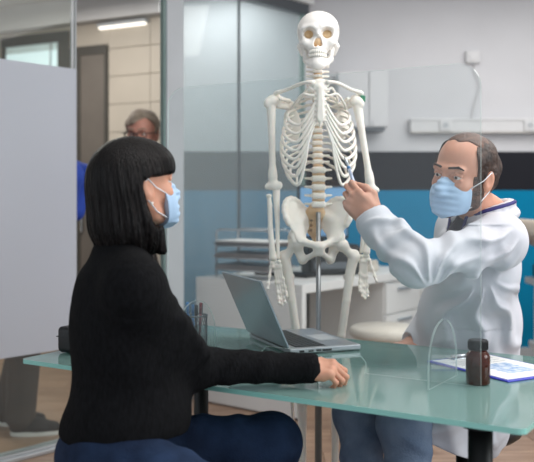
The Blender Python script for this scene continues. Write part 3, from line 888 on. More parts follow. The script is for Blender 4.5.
K0 = np.array([.454, 2.41]); K1 = np.array([.606, 2.137])
ku = K1 - K0; kl = float(np.linalg.norm(ku)); ku /= kl; kv = np.array([-ku[1], ku[0]])
kang = math.atan2(ku[1], ku[0])
def kp(x, y, z): p = K0 + ku * x + kv * y; return (float(p[0]), float(p[1]), z)
def kbox(b, x0, x1, y0, y1, z0, z1, bev=0.0, da=0): return b.box(kp((x0 + x1) / 2, (y0 + y1) / 2, (z0 + z1) / 2), ((x1 - x0) / 2, (y1 - y0) / 2, (z1 - z0) / 2), rotz(kang + da), bev)
cl = empty('clipboard', kp(kl / 2, .11, DZ), kang)
kbox(B(), 0, kl, 0, .225, DZ + .0005, DZ + .0045, .0015).build('board', M['blueclip'], cl)
kbox(B(), .006, .04, .065, .165, DZ + .0065, DZ + .0085, .001).build('clip', M['chrome'], cl)
B().tube([kp(.018, .075, DZ + .013), kp(.018, .155, DZ + .013)], .0045, 8).build('clip_spring', M['chrome'], cl, True)
tag(cl, 'blue clipboard lying under white paper near the doctor', 'clipboard')
pp = kbox(B(), .012, kl - .012, .010, .215, DZ + .0047, DZ + .0058).build('paper_sheet', M['paper'])
tag(pp, 'white paper sheet clipped on the blue clipboard', 'paper')
M['print'] = mat('print_ink', (120, 160, 206), 0.7, rgb2=(226, 232, 240), vscale=55)
kbox(B(), .13, .25, .07, .17, DZ + .0059, DZ + .0062).build('printed_picture', M['print'], pp)
for k in range(5):
    kbox(B(), .06 + k * .012, .064 + k * .012, .03, .19 - (k % 2) * .04, DZ + .0059, DZ + .0061).build('text_line', M['frame_grey'], pp)

cpx = P(195.5, 320, 2.70); cx_, cy_ = float(cpx[0]), float(cpx[1])
pc = empty('pen_cup', (cx_, cy_, DZ))
mh = B()
nn = 26
for k in range(nn):
    a = 2 * PI * k / nn
    for sg in (1, -1):
        mh.tube([(cx_ + .037 * math.cos(a + sg * t * .9), cy_ + .037 * math.sin(a + sg * t * .9), DZ + .004 + .088 * t) for t in (0, .33, .66, 1)], .0007, 4)
o = mh.build('wire_mesh', M['meshmetal'], pc); o['kind'] = 'stuff'
B().tube([(cx_ + .037 * math.cos(a), cy_ + .037 * math.sin(a), DZ + .094) for a in np.linspace(0, 2 * PI, 32, endpoint=False)], .0028, 8, closed=True).build('rim', M['meshmetal'], pc, True)
B().lathe([(.038, .001), (.038, .005)], (cx_, cy_, DZ), 28).build('bottom', M['meshmetal'], pc)
tag(pc, 'grey wire mesh pen cup on the glass desk beside the woman', 'cup')
pens = [((-.018, .0), (-.026, .0), 'penblue', 'blue pen standing at the left in the wire mesh cup', .128),
        ((-.006, .012), (-.010, .018), 'penblue', 'shorter blue pen leaning in the wire mesh cup', .118),
        ((.004, -.012), (.003, -.016), 'penblack', 'black pen in the middle of the wire mesh cup', .122),
        ((.012, .01), (.016, .012), 'penred', 'dark red pen at the right in the wire mesh cup', .125)]
for (b0, t0, m_, lab, ln) in pens:
    a = np.array([cx_ + b0[0], cy_ + b0[1], DZ + .008]); b = np.array([cx_ + t0[0], cy_ + t0[1], DZ + .008 + ln])
    pe = empty('pen', tuple(a))
    L = lambda t: tuple(a + (b - a) * t)
    B().tube([L(.1), L(.72)], .0045, 10).build('barrel', M[m_], pe, True)
    B().tube([L(0), L(.1)], [.001, .0044], 10).build('tip', M['chrome'], pe, True)
    B().tube([L(.72), L(.98), L(1)], [.0052, .0052, .003], 10).build('pen_cap', M[m_], pe, True)
    B().box(tuple(np.array(L(.85)) + np.array([.006, 0, 0])), (.0012, .0015, .016)).build('pocket_clip', M['chrome'], pe)
    tag(pe, lab, 'pen', 'pens in the mesh cup')

ca = gd(.078, .155, DZ)
o = empty('black_case', ca, adeg)
B().box(gd(.078, .155, DZ + .041), (.06, .03, .039), Ra, .014, 4).build('shell', M['black_pl'], o, True)
B().box(gd(.078, .155, DZ + .05), (.0605, .0305, .001), Ra).build('seam', M['key'], o)
tag(o, 'black rounded case at the far left end of the glass desk behind the woman', 'case')
# ================================================================== anatomical skeleton on its stand
SY = 2.95; SS = FPX / SY
def S(px, py, dy=0.0): p = P(px, py, SY); p[1] += dy; return p
sk = empty('anatomical_skeleton', tuple(S(318.5, 200)[:2]) + (0,))
tag(sk, 'full-size white model skeleton hanging on a steel rolling stand', 'skeleton')

def frame(f, up=(0, 0, 1)):
    f = np.array(f, float); f /= np.linalg.norm(f); up = np.array(up, float)
    l = np.cross(up, f); l /= np.linalg.norm(l); u = np.cross(f, l)
    return np.stack([f, l, u], 1)
# skull ------------------------------------------------------------
RS = frame((-.07, -1, 0.02)); OS = S(318, 38, -.01)
pr_ = [ell((-.022, 0, .022), (.092, .073, .070), k=.0), ell((.028, 0, .024), (.052, .062, .050), k=.03),
       ell((-.06, 0, -.005), (.045, .055, .045), k=.03), ell((.048, 0, -.046), (.034, .034, .032), k=.02), ell((.02, 0, -.03), (.05, .045, .03), k=.02)]
for s in (-1, 1):
    pr_ += [rc((.058, s * .044, -.030), (.0, s * .060, -.020), .008, .005, k=.008), rc((.058, s * .041, -.030), (.052, s * .050, .012), .010, .008, k=.01),
            rc((.066, s * .048, .019), (.078, s * .012, .018), .008, .008, k=.012), rc((.062, s * .042, -.030), (.06, s * .018, -.045), .012, .012, k=.015),
            rc((-.01, s * .06, -.03), (-.02, s * .055, -.055), .014, .007, k=.01)]
pr_ += [rc((.078, 0, .01), (.086, 0, -.010), .008, .005, k=.008), rc((.078, 0, -.066), (.076, 0, -.056), .012, .014, k=.012)]
for s in (-1, 1):
    pr_ += [ell((.085, s * .0315, .000), (.050, .0205, .0185), op='s', k=.006), ell((.028, s * .083, -.002), (.03, .02, .028), op='s', k=.012),
            rc((.09, s * .003, -.016), (.085, s * .0075, -.040), .0075, .0095, op='s', k=.003), rc((.075, s * .003, -.020), (.07, s * .0075, -.040), .0065, .0085, op='s', k=.003), ell((.045, s * .06, -.055), (.03, .018, .018), op='s', k=.008)]
sku = sdf('skull', [xf(p, RS, OS) for p in pr_], .0022, M['skullw'], sk)
for s in (-1, 1):
    sdf('eye_socket', [xf(ell((.042, s * .0315, .000), (.014, .021, .019)), RS, OS)], .004, M['socket'], sku)
sdf('nose_cavity', [xf(ell((.064, 0, -.032), (.010, .016, .020)), RS, OS)], .003, M['bone_tan'], sku)
mp_ = []
for s in (-1, 1):
    mp_ += chain([(-.004, s * .050, -.035), (.008, s * .040, -.080), (.05, s * .026, -.100), (.072, s * .008, -.107)], [.008, .0095, .012, .014], .008)
    mp_ += [rc((.02, s * .044, -.05), (.012, s * .041, -.078), .005, .009, k=.01)]
mp_ += [ell((.076, 0, -.109), (.013, .02, .014), k=.012), rc((.072, 0, -.092), (.074, 0, -.106), .016, .016, k=.015)]
for s in (-1, 1): mp_ += [rc((.05, s * .026, -.09), (.072, s * .01, -.09), .009, .010, k=.01)]
man = sdf('mandible', [xf(p, RS, OS) for p in mp_], .0024, M['skullw'], sku)
for nm, z, h_, par in (('upper_teeth', -.064, .008, sku), ('lower_teeth', -.077, .007, man)):
    tb = []
    for i in range(-5, 6):
        a = i * .24
        tb.append(xf(ell((.054 + .034 * math.cos(a), .028 * math.sin(a), z), (.0045, .0038, h_), k=.0), RS, OS))
    sdf(nm, tb, .0016, M['tooth'], par)
# spine ------------------------------------------------------------
def vert_mesh(w, h, d):
    p = [bx((0, 0, 0), (w, d, h), rad=min(w, d, h) * .6), ell((0, -.002, 0), (w * 1.05, d * 1.02, h * 1.05), k=.006), rc((0, d * .6, 0), (0, d + .03, -.008), .006, .004, k=.006)]
    for s in (-1, 1): p += [rc((s * w * .6, d * .8, 0), (s * (w + .022), d + .006, .002), .006, .004, k=.006)]
    me = tomesh('vertebra', [surf(p, .0024)]); me.materials.append(M['bone']); return me
def disc_mesh(w, d):
    me = B().lathe([(w * .8, -.5), (w, -.2), (w, .2), (w * .8, .5)], n=20).mesh('disc', True)
    for v in me.vertices: v.co.y *= d / w
    me.materials.append(M['bone_tan']); return me
spine = []
for i in range(7): spine.append((56 + 4.7 * i, .025 + .01 * math.sin(i / 6 * PI), 'c'))
for i in range(12): spine.append((90 + 6.5 * i, .035 + .035 * math.sin((i + 1) / 13 * PI), 't'))
for i in range(5): spine.append((170 + 8.6 * i, .012 + .01 * (i / 4 - .5) ** 2, 'l'))
vm = {'c': vert_mesh(.0155, .0050, .011), 't': vert_mesh(.0185, .0085, .016), 'l': vert_mesh(.024, .0112, .019)}
dm = {'c': disc_mesh(.0148, .0112), 't': disc_mesh(.0175, .0155), 'l': disc_mesh(.0225, .018)}
TZ = []
for i, (py, dy, t) in enumerate(spine):
    o = bpy.data.objects.new('vertebra', vm[t]); COL.objects.link(o); o.parent = sk
    p = S(318.5 + (.3 if t == 'l' else 0), py, dy); o.location = Vector(p) - sk.location
    if t == 't': TZ.append(p)
    if i + 1 < len(spine):
        q = S(318.5, spine[i + 1][0], spine[i + 1][1])
        gap = (p[2] - q[2])
        d = bpy.data.objects.new('disc', dm[t]); COL.objects.link(d); d.parent = sk
        d.location = Vector((p + q) / 2) - sk.location; d.scale = (1, 1, gap * .42)
# ribs -------------------------------------------------------------
cxx = S(318.5, 0)[0]
W = [.066, .094, .108, .116, .122, .126, .129, .129, .124, .114, .098, .075]
for i in range(12):
    w = W[i]; z0 = TZ[i][2]; yb = TZ[i][1]
    drop = .035 + .006 * i
    for s in (-1, 1):
        pts = [(cxx + s * .018, yb + .012, z0 + .003), (cxx + s * w * .55, SY + .095, z0 - .006), (cxx + s * w * .92, SY + .06, z0 - .02 - .1 * drop),
               (cxx + s * w, SY + .0, z0 - .02 - .55 * drop)]
        if i < 10:
            zs = S(0, 93 + 5.0 * min(i, 6.6))[2]
            xs = .014 + max(0, i - 6) * .009
            fz = z0 - .035 - drop
            fz = min(fz, zs - .004 * i + .01) if i > 1 else (z0 + zs) / 2
            pts += [(cxx + s * w * .90, SY - .052, (z0 - .02 - .55 * drop + fz) / 2 - .008), (cxx + s * w * .62, SY - .084, fz), (cxx + s * (w * .3 + xs * .3), SY - .094, fz * .5 + zs * .5 - .004), (cxx + s * xs, SY - .094, zs - max(0, i - 6) * .010)]
        elif i == 10:
            pts += [(cxx + s * w * .86, SY - .03, z0 - .07)]
        ctr = catmull(pts, 6)
        n = len(ctr)
        B().tube(ctr, [(.0058 if j > 2 else .0045) * (1.0 if j < n - 3 else .8) for j in range(n)], 8, flat=.72).build('rib', M['bone'], sk, True)
# sternum, clavicles, shoulder blades ---------------------------------
cz = lambda y: S(0, y)[2]
sp = [ell((cxx, SY - .093, cz(88)), (.030, .008, .020), k=.01), rc((cxx, SY - .094, cz(92)), (cxx, SY - .100, cz(120)), .014, .013, k=.012), rc((cxx, SY - .1, cz(120)), (cxx, SY - .097, cz(130)), .009, .003, k=.01)]
for i in range(7):
    for s in (-1, 1): sp.append(ell((cxx + s * .015, SY - .095, cz(93 + 5 * i)), (.008, .006, .005), k=.006))
sdf('sternum', sp, .0025, M['bone'], sk, clip=lambda F, x, y, z: np.maximum(F, np.maximum(y - (SY - .086), (SY - .108) - y)))
for s, xe in ((-1, 276), (1, 361)):
    e = S(xe, 93, -.01)
    pts = bez((cxx + s * .022, SY - .096, cz(86.5)), (cxx + s * .06, SY - .12, cz(84)), (e[0] - s * .05, SY - .01, cz(91)), tuple(e), 14)
    B().tube(pts, [.011, .009] + [.0075] * 9 + [.008, .0095, .009], 10, flat=.8).build('clavicle', M['bone'], sk, True)
    hx = S(270.5 if s < 0 else 357, 103)
    Rn = frame((s * .35, -.9, 0.0), (s * .15, 0, 1))
    bl = [ell((cxx + s * .088, SY + .088, cz(122)), (.006, .034, .062), Rn, k=.012),
          rc((cxx + s * .055, SY + .098, cz(104)), (e[0] + s * .0, SY + .035, cz(95)), .006, .009, k=.012), rc((e[0], SY + .035, cz(95)), tuple(e + np.array([0, .006, -.002])), .010, .009, k=.012),
          rc((cxx + s * .1, SY + .07, cz(105)), (hx[0] - s * .025, SY + .015, cz(104)), .010, .014, k=.015), rc((cxx + s * .10, SY + .05, cz(99)), (hx[0] - s * .035, SY - .03, cz(100)), .007, .007, k=.01)]
    sdf('scapula', bl, .003, M['bone'], sk)
B().box(tuple(S(362.5, 99, -.005)), (.009, .009, .011), None, .003).build('joint_clip', M['green_pl'], sk)
# arms ---------------------------------------------------------------
def humerus(sh, el, s):
    sh, el = np.array(sh), np.array(el); d = (el - sh) / np.linalg.norm(el - sh)
    p = [ell(sh + (-s * .006, 0, .004), (.021, .021, .021), k=.0), ell(sh + (s * .012, -.006, -.006), (.013, .014, .018), k=.012)]
    p += chain([sh + d * .015, sh + d * .09, sh + d * .2, el - d * .035], [.017, .0122, .0108, .0130], .003)
    p += [rc(el + (-.019, 0, -.002), el + (.019, 0, -.004), .010, .0095, k=.012), ell(el + (-s * .024, .002, .005), (.0085, .010, .010), k=.012), rc(el - d * .05, el - d * .008, .010, .015, k=.015)]
    return sdf('humerus', p, .0026, M['bone'], sk)
def forearm(el, wr, s):
    el, wr = np.array(el), np.array(wr); x = np.array([1., 0, 0])
    B_ = chain([el + (-s * .012, .008, .008), el + (-s * .012, .004, -.02), el * .5 + wr * .5 - x * s * .012, wr - x * s * .010], [.013, .012, .0078, .0062], .003)
    sdf('ulna', B_, .0026, M['bone'], sk)
    R_ = [ell(el + (s * .014, -.003, -.022), (.0105, .0105, .007), k=.006)] + chain([el + (s * .014, -.003, -.025), el + (s * .011, -.004, -.055), el * .45 + wr * .55 + x * s * .013, wr + x * s * .010 + (0, 0, .03), wr + x * s * .007], [.0070, .0085, .0082, .010, .0140], .003)
    sdf('radius', R_, .0026, M['bone'], sk)
def bony_hand(wr, d, s, spread):
    wr = np.array(wr); d = np.array(d, float); d /= np.linalg.norm(d)
    side = np.cross(d, (0, -1, 0)); side /= np.linalg.norm(side)
    p = []
    for i in range(2):
        for j in range(4): p.append(ell(wr + d * (.008 + .012 * i) + side * (j - 1.5) * .0085 + np.array([0, random.uniform(-.004, .004), 0]), (.0068, .0068, .0068), k=.004))
    for j in range(5):
        o = (j - 2) * (s)
        dd = d + side * o * spread; dd /= np.linalg.norm(dd)
        base = wr + d * .026 + side * o * .0068
        Ls = [.058, .036, .022, .016] if j != 0 else [.036, .028, .02, .001]
        if j == 0: dd = dd + side * -s * .25 + np.array([0, -.25, 0]); dd /= np.linalg.norm(dd); base = wr + d * .02 + side * o * .009
        sc = [1, .98, 1.05, .98, .82][j]
        q = base; cur = dd.copy()
        for L in Ls:
            if L < .005: continue
            L *= sc * .86
            e = q + cur * L
            p += [rc(q, e, .0042, .0038, k=.003), ell(q, (.0058,) * 3, k=.004), ell(e, (.0052,) * 3, k=.004)]
            q = e + cur * .004; cur = cur + np.array([0, -.16, 0.0]); cur /= np.linalg.norm(cur)
    return sdf('hand_bones', p, .002, M['bone'], sk)
sl, el = S(271, 102), S(273, 186, .005); sr, er = S(357, 102), S(371, 189, -.005)
humerus(sl, el, -1); humerus(sr, er, 1)
wl_, wr_ = S(275, 257, -.03), S(365, 252, .02)
forearm(el + np.array([0, 0, -.012]), wl_, -1); forearm(er + np.array([0, 0, -.012]), wr_, 1)
bony_hand(wl_ + np.array([.0, 0, -.008]), (.16, -.02, -.98), -1, .03)
bony_hand(wr_ + np.array([0, 0, -.008]), (.0, -.02, -1), 1, .02)
# pelvis -------------------------------------------------------------
pc_ = S(317, 239); A_ = lambda x, y, z: pc_ + np.array([x, y, z])
Rpel = np.array(rotz(math.radians(7)))
pp_ = []
for s in (-1, 1):
    n = np.array([-s * .62, -.74, .32]); n /= np.linalg.norm(n)
    u = np.array([s * .42, .1, .9]); u -= n * (u @ n); u /= np.linalg.norm(u); w = np.cross(u, n)
    Rn = np.stack([n, w, u], 1)
    pp_ += [ell((s * .070, .015, .078), (.0075, .060, .070), Rn, k=.006)]
    crest = [np.array([s * .070, .015, .078]) + w * (.056 * math.cos(a)) + u * (.066 * math.sin(a)) for a in np.linspace(-.25, PI + .15, 12)]
    pp_ += chain(crest, [.0075] * 12, .008)
    pp_ += [rc((s * .068, .015, .05), (s * .073, .008, .0), .012, .025, k=.03), ell((s * .076, .005, -.008), (.028, .028, .030), k=.02),
            rc((s * .066, .0, -.005), (s * .006, -.042, -.022), .014, .012, k=.015), rc((s * .006, -.042, -.026), (s * .008, -.04, -.045), .013, .009, k=.012),
            rc((s * .008, -.038, -.045), (s * .046, .0, -.072), .009, .010, k=.012), rc((s * .070, .02, -.02), (s * .050, .012, -.072), .017, .015, k=.02),
            rc((s * .05, .03, .07), (s * .022, .05, .085), .014, .02, k=.02), ell((s * .100, .0, -.010), (.020, .022, .022), op='s', k=.006)]
sdf('pelvis', [xf(p, Rpel, pc_) for p in pp_], .0026, M['bone'], sk)
sc_ = [rc((0, .028, .098), (0, .060, .04), .024, .018, k=.0), rc((0, .06, .04), (0, .055, -.01), .016, .007, k=.02)]
for s in (-1, 1): sc_ += [rc((s * .012, .03, .094), (s * .030, .045, .078), .018, .014, k=.02), rc((s * .03, .045, .078), (s * .012, .06, .02), .012, .008, k=.015)]
for s in (-1, 1):
    for i in range(4): sc_.append(ell((s * .014, .028 + .006 * i, .082 - .018 * i), (.0042, .012, .0042), op='s', k=.004))
sdf('sacrum', [xf(p, Rpel, pc_) for p in sc_], .0026, M['bone_tan'], sk)
sdf('pubic_disc', [xf(ell((0, -.044, -.033), (.006, .008, .018)), Rpel, pc_)], .0025, M['bone_tan'], sk)
# legs -----------------------------------------------------------------
for s, hd, tr, t1, kn in ((-1, S(295, 244, .0), S(284.5, 258, .008), S(288, 272, .008), S(302, 372, .0)), (1, S(342, 245, .0), S(354, 257, .008), S(350.5, 272, .008), S(336, 372, .0))):
    d = (kn - t1) / np.linalg.norm(kn - t1)
    p = [ell(hd, (.0225,) * 3, k=.0), rc(hd, tr + (0, 0, -.004), .014, .016, k=.012), ell(tr + np.array([s * .006, .004, .004]), (.0155, .017, .021), k=.015), ell(t1 + np.array([-s * .014, .01, -.018]), (.010, .010, .012), k=.015)]
    p += chain([tr, t1, t1 + d * .1 + (0, -.008, 0), t1 + d * .22 + (0, -.008, 0), kn - d * .06, kn - d * .01], [.019, .0165, .0142, .0142, .0175, .026], .003)
    p += [ell(kn + np.array([q * .022, .006, -.006]), (.021, .028, .021), k=.012) for q in (-1, 1)]
    sdf('femur', p, .003, M['bone'], sk)
    sdf('patella', [ell(kn + np.array([0, -.036, .004]), (.018, .009, .02))], .003, M['bone'], sk)
    tp = kn + np.array([0, 0, -.045]); an = kn + np.array([-s * .004, .01, -.42])
    p = [rc(tp + (-.02, 0, 0), tp + (.02, 0, 0), .02, .02, k=.0)] + chain([tp, tp + (0, -.004, -.06), tp * .5 + an * .5, an + (0, 0, .03), an], [.024, .018, .0125, .0130, .018], .003) + [ell(an + np.array([-s * .016, 0, -.012]), (.008, .011, .016), k=.01)]
    sdf('tibia', p, .003, M['bone'], sk)
    sdf('fibula', chain([tp + (s * .033, .016, -.025), tp + (s * .034, .016, -.06), an + (s * .026, .01, .02), an + (s * .022, .006, -.02)], [.010, .0062, .006, .0105], .01), .003, M['bone'], sk)
    ft_ = [ell(an + np.array([0, 0, -.026]), (.02, .028, .016), k=.0), rc(an + (0, .02, -.035), an + (0, .055, -.05), .018, .016, k=.012), rc(an + (0, -.005, -.035), an + (0, -.05, -.042), .018, .013, k=.012)]
    for j in range(5):
        xx = s * (j - 1.6) * .013
        q0 = an + np.array([xx * .7, -.05, -.045]); q1 = an + np.array([xx * 1.15, -.125 + .006 * j, -.062]); q2 = an + np.array([xx * 1.3, -.165 + .012 * j, -.066]); 
        ft_ += [rc(q0, q1, .0062, .0062, k=.004), rc(q1, q2, .006, .005, k=.003), ell(q1, (.0078,) * 3, k=.003)]
    sdf('foot_bones', ft_, .003, M['bone'], sk)
# stand ----------------------------------------------------------------
px_, py_ = S(318.3, 0)[0], SY - .004
B().lathe([(.0085, .1), (.0085, cz(212))], (px_, py_, 0), 14).build('pole', M['steel'], sk, True)
B().lathe([(.0125, .1), (.0125, .62), (.015, .62), (.015, .66), (.0085, .66)], (px_, py_, 0), 16).build('outer_pole', M['steel'], sk, True)
B().lathe([(.03, .06), (.03, .105), (.018, .12)], (px_, py_, 0), 18).build('hub', M['black_pl'], sk, True)
for k in range(5):
    a = k * 2 * PI / 5 + .2; e = (px_ + .26 * math.cos(a), py_ + .26 * math.sin(a))
    B().tube([(px_, py_, .085), (e[0], e[1], .06)], [.017, .013], 8).build('stand_leg', M['steel'], sk, True)
    B().lathe([(.006, -.011), (.024, -.01), (.024, .01), (.006, .011)], (e[0], e[1], .0245), 14, Matrix.Rotation(PI / 2, 3, 'X')).build('caster', M['black_pl'], sk, True)
# ================================================================== people
def hf(yaw, pitch=0, roll=0):
    a, b, c = map(math.radians, (yaw, pitch, roll))
    f = np.array([math.cos(a), math.sin(a), 0]); l = np.array([-math.sin(a), math.cos(a), 0]); u = np.array([0, 0, 1.])
    f, u = f * math.cos(b) + u * math.sin(b), u * math.cos(b) - f * math.sin(b)
    l, u = l * math.cos(c) + u * math.sin(c), u * math.cos(c) - l * math.sin(c)
    return np.stack([f, l, u], 1)
def head_prims(female=False, k=1.0):
    j = .92 if female else 1.0
    p = [ell((-.012, 0, .035), (.098, .076, .085), k=0), ell((.028, 0, -.03), (.064, .057 * j, .082), k=.03), ell((-.03, 0, -.02), (.07, .064, .06), k=.03)]
    for s in (-1, 1):
        p += [rc((.0, s * .056 * j, -.05), (.012, s * .052 * j, -.075), .014, .014, k=.03), rc((.012, s * .052 * j, -.075), (.072, s * .014, -.101), .014, .014, k=.02),
              ell((.057, s * .040, -.03), (.024, .019, .020), k=.02), rc((.078, s * .043, .018), (.088, s * .012, .018), .0085, .0095, k=.015)]
    p += [ell((.074, 0, -.102), (.020, .021, .016), k=.018), rc((.086, 0, .012), (.106, 0, -.034), .007, .011, k=.012), rc((.088, 0, -.062), (.09, 0, -.06), .014, .014, k=.02)]
    for s in (-1, 1):
        p += [ell((.099, s * .032, -.002), (.020, .017, .012), op='s', k=.016), ell((.100, s * .013, -.036), (.010, .008, .007), k=.006)]
        p += [rc((.078, s * .044, .003), (.086, s * .032, .0085), .0042, .0042, k=.004), rc((.086, s * .032, .0085), (.084, s * .021, .003), .0042, .004, k=.004), rc((.077, s * .043, -.009), (.083, s * .026, -.011), .004, .004, k=.006)]
        Re = np.stack([np.array([.97, s * -.1, .2]), np.array([s * .3 * .6, .95, 0]), np.array([-.2, 0, .97])], 1)
        p += [ell((-.014, s * .080, -.012), (.019, .0085, .032), Re, k=.006), ell((-.008, s * .089, -.008), (.009, .006, .017), Re, op='s', k=.004)]
    p += [rc((.092, -.018, -.068), (.092, .018, -.068), .007, .007, k=.008), rc((.09, -.014, -.078), (.09, .014, -.078), .007, .007, k=.008)]
    return p
def place(VF, R, O, sc=1.0): return (VF[0] * sc @ np.array(R).T + np.array(O), VF[1])
def lsdf(name, prims, h, m, parent, R, O, clip=None, sc=1.0, off=0.0):
    F, l = field(prims, h, clip=clip)
    return link(name, tomesh(name, [place(nets(F, l, h), R, O, sc)]), m, parent)
def tow(R, O, q, sc=1.0): return np.array(R) @ (np.array(q, float) * sc) + np.array(O)
def eyes(per, R, O, sc=1.0, browm=None):
    for s in (-1, 1):
        e = lsdf('eye', [ell((.073, s * .032, -.001), (.0125,) * 3)], .0022, M['eyew'], per, R, O, sc=sc)
        lsdf('iris', [ell((.0825, s * .032, -.002), (.0035, .0058, .0058))], .0014, M['iris'], e, R, O, sc=sc)
        if browm: lsdf('eyebrow', [rc((.080, s * .052, .022), (.089, s * .040, .0285), .0022, .0032, k=.003), rc((.089, s * .040, .0285), (.0965, s * .014, .024), .0032, .0036, k=.003)], .0018, browm, per, R, O, sc=sc)
def face_mask(per, R, O, m=None, sc=1.0):
    p = [ell((.044, 0, -.062), (.064, .066, .066), k=0), rc((.092, 0, -.006), (.112, 0, -.042), .011, .0155, k=.02), ell((.074, 0, -.098), (.030, .034, .026), k=.03), rc((.03, -.052, -.04), (.03, -.05, -.085), .018, .018, k=.02), rc((.03, .052, -.04), (.03, .05, -.085), .018, .018, k=.02)]
    def clip(F, x, y, z):
        ay = np.abs(y)
        g = np.maximum(np.maximum(z - (.000 - .34 * ay), -.127 + .40 * ay - z), .047 - x)
        F = F - .0016 * np.sin((z + .02) * 330 + 9 * ay) * np.clip((.055 - ay) * 40, 0, 1) * np.clip((x - .05) * 40, 0, 1)
        return np.maximum(F, g)
    mk = lsdf('face_mask', p, .0024, m or M['mask'], per, R, O, clip, sc)
    for s in (-1, 1):
        for a, b, c in (((.049, s * .063, -.030), (.012, s * .078, -.008), (-.012, s * .087, .016)), ((.049, s * .056, -.094), (.008, s * .074, -.07), (-.016, s * .084, -.040))):
            B().tube([tuple(tow(R, O, q, sc)) for q in (a, b, c)], .0016, 6).build('strap', M['strap'], mk, True)
        B().tube([tuple(tow(R, O, q, sc)) for q in ((-.012, s * .087, .018), (-.030, s * .083, .0), (-.030, s * .080, -.02), (-.016, s * .084, -.04))], .0016, 6).build('strap', M['strap'], mk, True)
    return mk

def hand_prims(wrist, fwd, back, m, curls, sc=1.0, thumb=None, spread=.06):
    """five-fingered hand; back = direction of the back of the hand; m=+1 right, -1 left"""
    x = np.array(fwd, float); x /= np.linalg.norm(x); z = np.array(back, float); z -= x * (z @ x); z /= np.linalg.norm(z); y = np.cross(z, x)
    R = np.stack([x, y, z], 1); o = np.array(wrist, float)
    T = lambda a, b, c: o + R @ (np.array([a, b * m, c]) * sc)
    p = [xf(bx((.05 * sc, 0, 0), (.044 * sc, .037 * sc, .0125 * sc), rad=.0115 * sc, k=0), R, o), rc(T(-.03, 0, 0), T(.02, 0, 0), .025 * sc, .024 * sc, k=.02),
         rc(T(.02, .025, -.008), T(.055, .034, -.012), .016 * sc, .014 * sc, k=.014), rc(T(.02, -.026, -.008), T(.06, -.028, -.008), .014 * sc, .013 * sc, k=.014)]
    segs = [(.044, .026, .021), (.048, .030, .022), (.044, .028, .021), (.034, .021, .018)]
    ys = (.0285, .0098, -.0090, -.0270)
    for i in range(4):
        q = np.array([.090 - (.006 if i in (0, 2) else (.014 if i == 3 else 0)), ys[i], .002]); ang = 0.0
        sd = spread * (1.5 - i)
        r0 = (.0096, .0098, .0094, .0084)[i]
        p.append(ell(T(*q), (r0 * 1.12 * sc,) * 3, k=.008))
        for jn in range(3):
            ang += curls[i][jn]
            d = np.array([math.cos(ang), sd * math.cos(ang), -math.sin(ang)]); d /= np.linalg.norm(d)
            e = q + d * segs[i][jn]
            p.append(rc(T(*q), T(*e), r0 * sc, r0 * .9 * sc, k=.0035)); r0 *= .9; q = e
    tp = thumb or [(.018, .030, -.008), (.046, .058, -.020), (.074, .066, -.028), (.096, .062, -.034)]
    p += chain([T(*q) for q in tp], [.0145 * sc, .0125 * sc, .0108 * sc, .0088 * sc], .006)
    return p

# ---------------------------------------------------------------- the seated woman
wo = empty('person', (-.36, 2.0, 0)); tag(wo, 'seated woman with black bob hair in black sweater and blue jeans, wearing a mask', 'person')
RW = hf(38, 9, 0); OW = P(136, 185, 2.0); WS = .91
TW = hf(20)                                    # torso frame
fW, lW = TW[:, 0], TW[:, 1]; rW = -lW
NB = np.array([-.338, 1.985, 1.065]); PV = np.array([-.365, 2.0, .585])
SR = NB + rW * .152 + np.array([.0, 0, -.052]); SL = NB - rW * .152 + np.array([0, 0, -.05])
ER = np.array([-.165, 2.045, .797]); WR = P(298, 373, 2.10); WR[2] = .786
EL = np.array([-.42, 2.16, .81]); WL = np.array([-.365, 2.09, .69])
RH, LHp = PV + rW * .085 + (0, 0, .02), PV - rW * .085
RK, LK = np.array([-.045, 1.74, .545]), np.array([.008, 2.205, .572])
RA, LA = np.array([-.06, 1.62, .09]), np.array([.02, 2.24, .09])
neck = [rc(OW + RW @ np.array([-.020, 0, -.065]), NB + (0, 0, .0), .044, .045, k=.03), rc(NB + (0, 0, .01), NB + (0, 0, -.05), .046, .046, k=.03)]
headW = place(surf(head_prims(True), .003), RW, OW, WS)
neckW = surf(neck, .004)
hw = hand_prims(WR + np.array([.012, 0.0, .002]), (.95, -.12, -.06), (.10, -.45, .9), 1, [(.65, 1.0, .5), (.75, 1.05, .6), (.8, 1.1, .6), (.85, 1.1, .6)], .86)
hl = hand_prims(WL, (.3, -.6, -.3), (.2, 0, 1), -1, [(.3, .5, .3)] * 4, .9)
bodyW = [ell((PV + NB) / 2 + (0, 0, .05), (.085, .12, .17), TW, k=.02), ell(PV + (0, 0, .05), (.1, .14, .13), TW, k=.05)]
bodyW += chain([SR, ER, WR], [.045, .036, .024], .02) + chain([SL, EL, WL], [.045, .036, .024], .02) + chain([RH, RK, RA], [.07, .05, .035], .02) + chain([LHp, LK, LA], [.07, .05, .035], .02)
bodyW += [rc(RA, RA + (.1, 0.02, -.05), .03, .025, k=.02), rc(LA, LA + (.1, 0.05, -.05), .03, .025, k=.02), rc(NB + (0, 0, -.05), NB + (0, 0, .01), .06, .045, k=.04)]
link('body', tomesh('body', [headW, neckW, surf(hw, .0022), surf(hl, .003), surf(bodyW, .009)]), M['skin_w'], wo)
eyes(wo, RW, OW, WS, M['hair_black'])
face_mask(wo, RW, OW, sc=WS)
B().sphere(tuple(tow(RW, OW, (-.012, -.088, -.046), WS)), .0042, 10).build('earring', M['tooth'], wo, True)
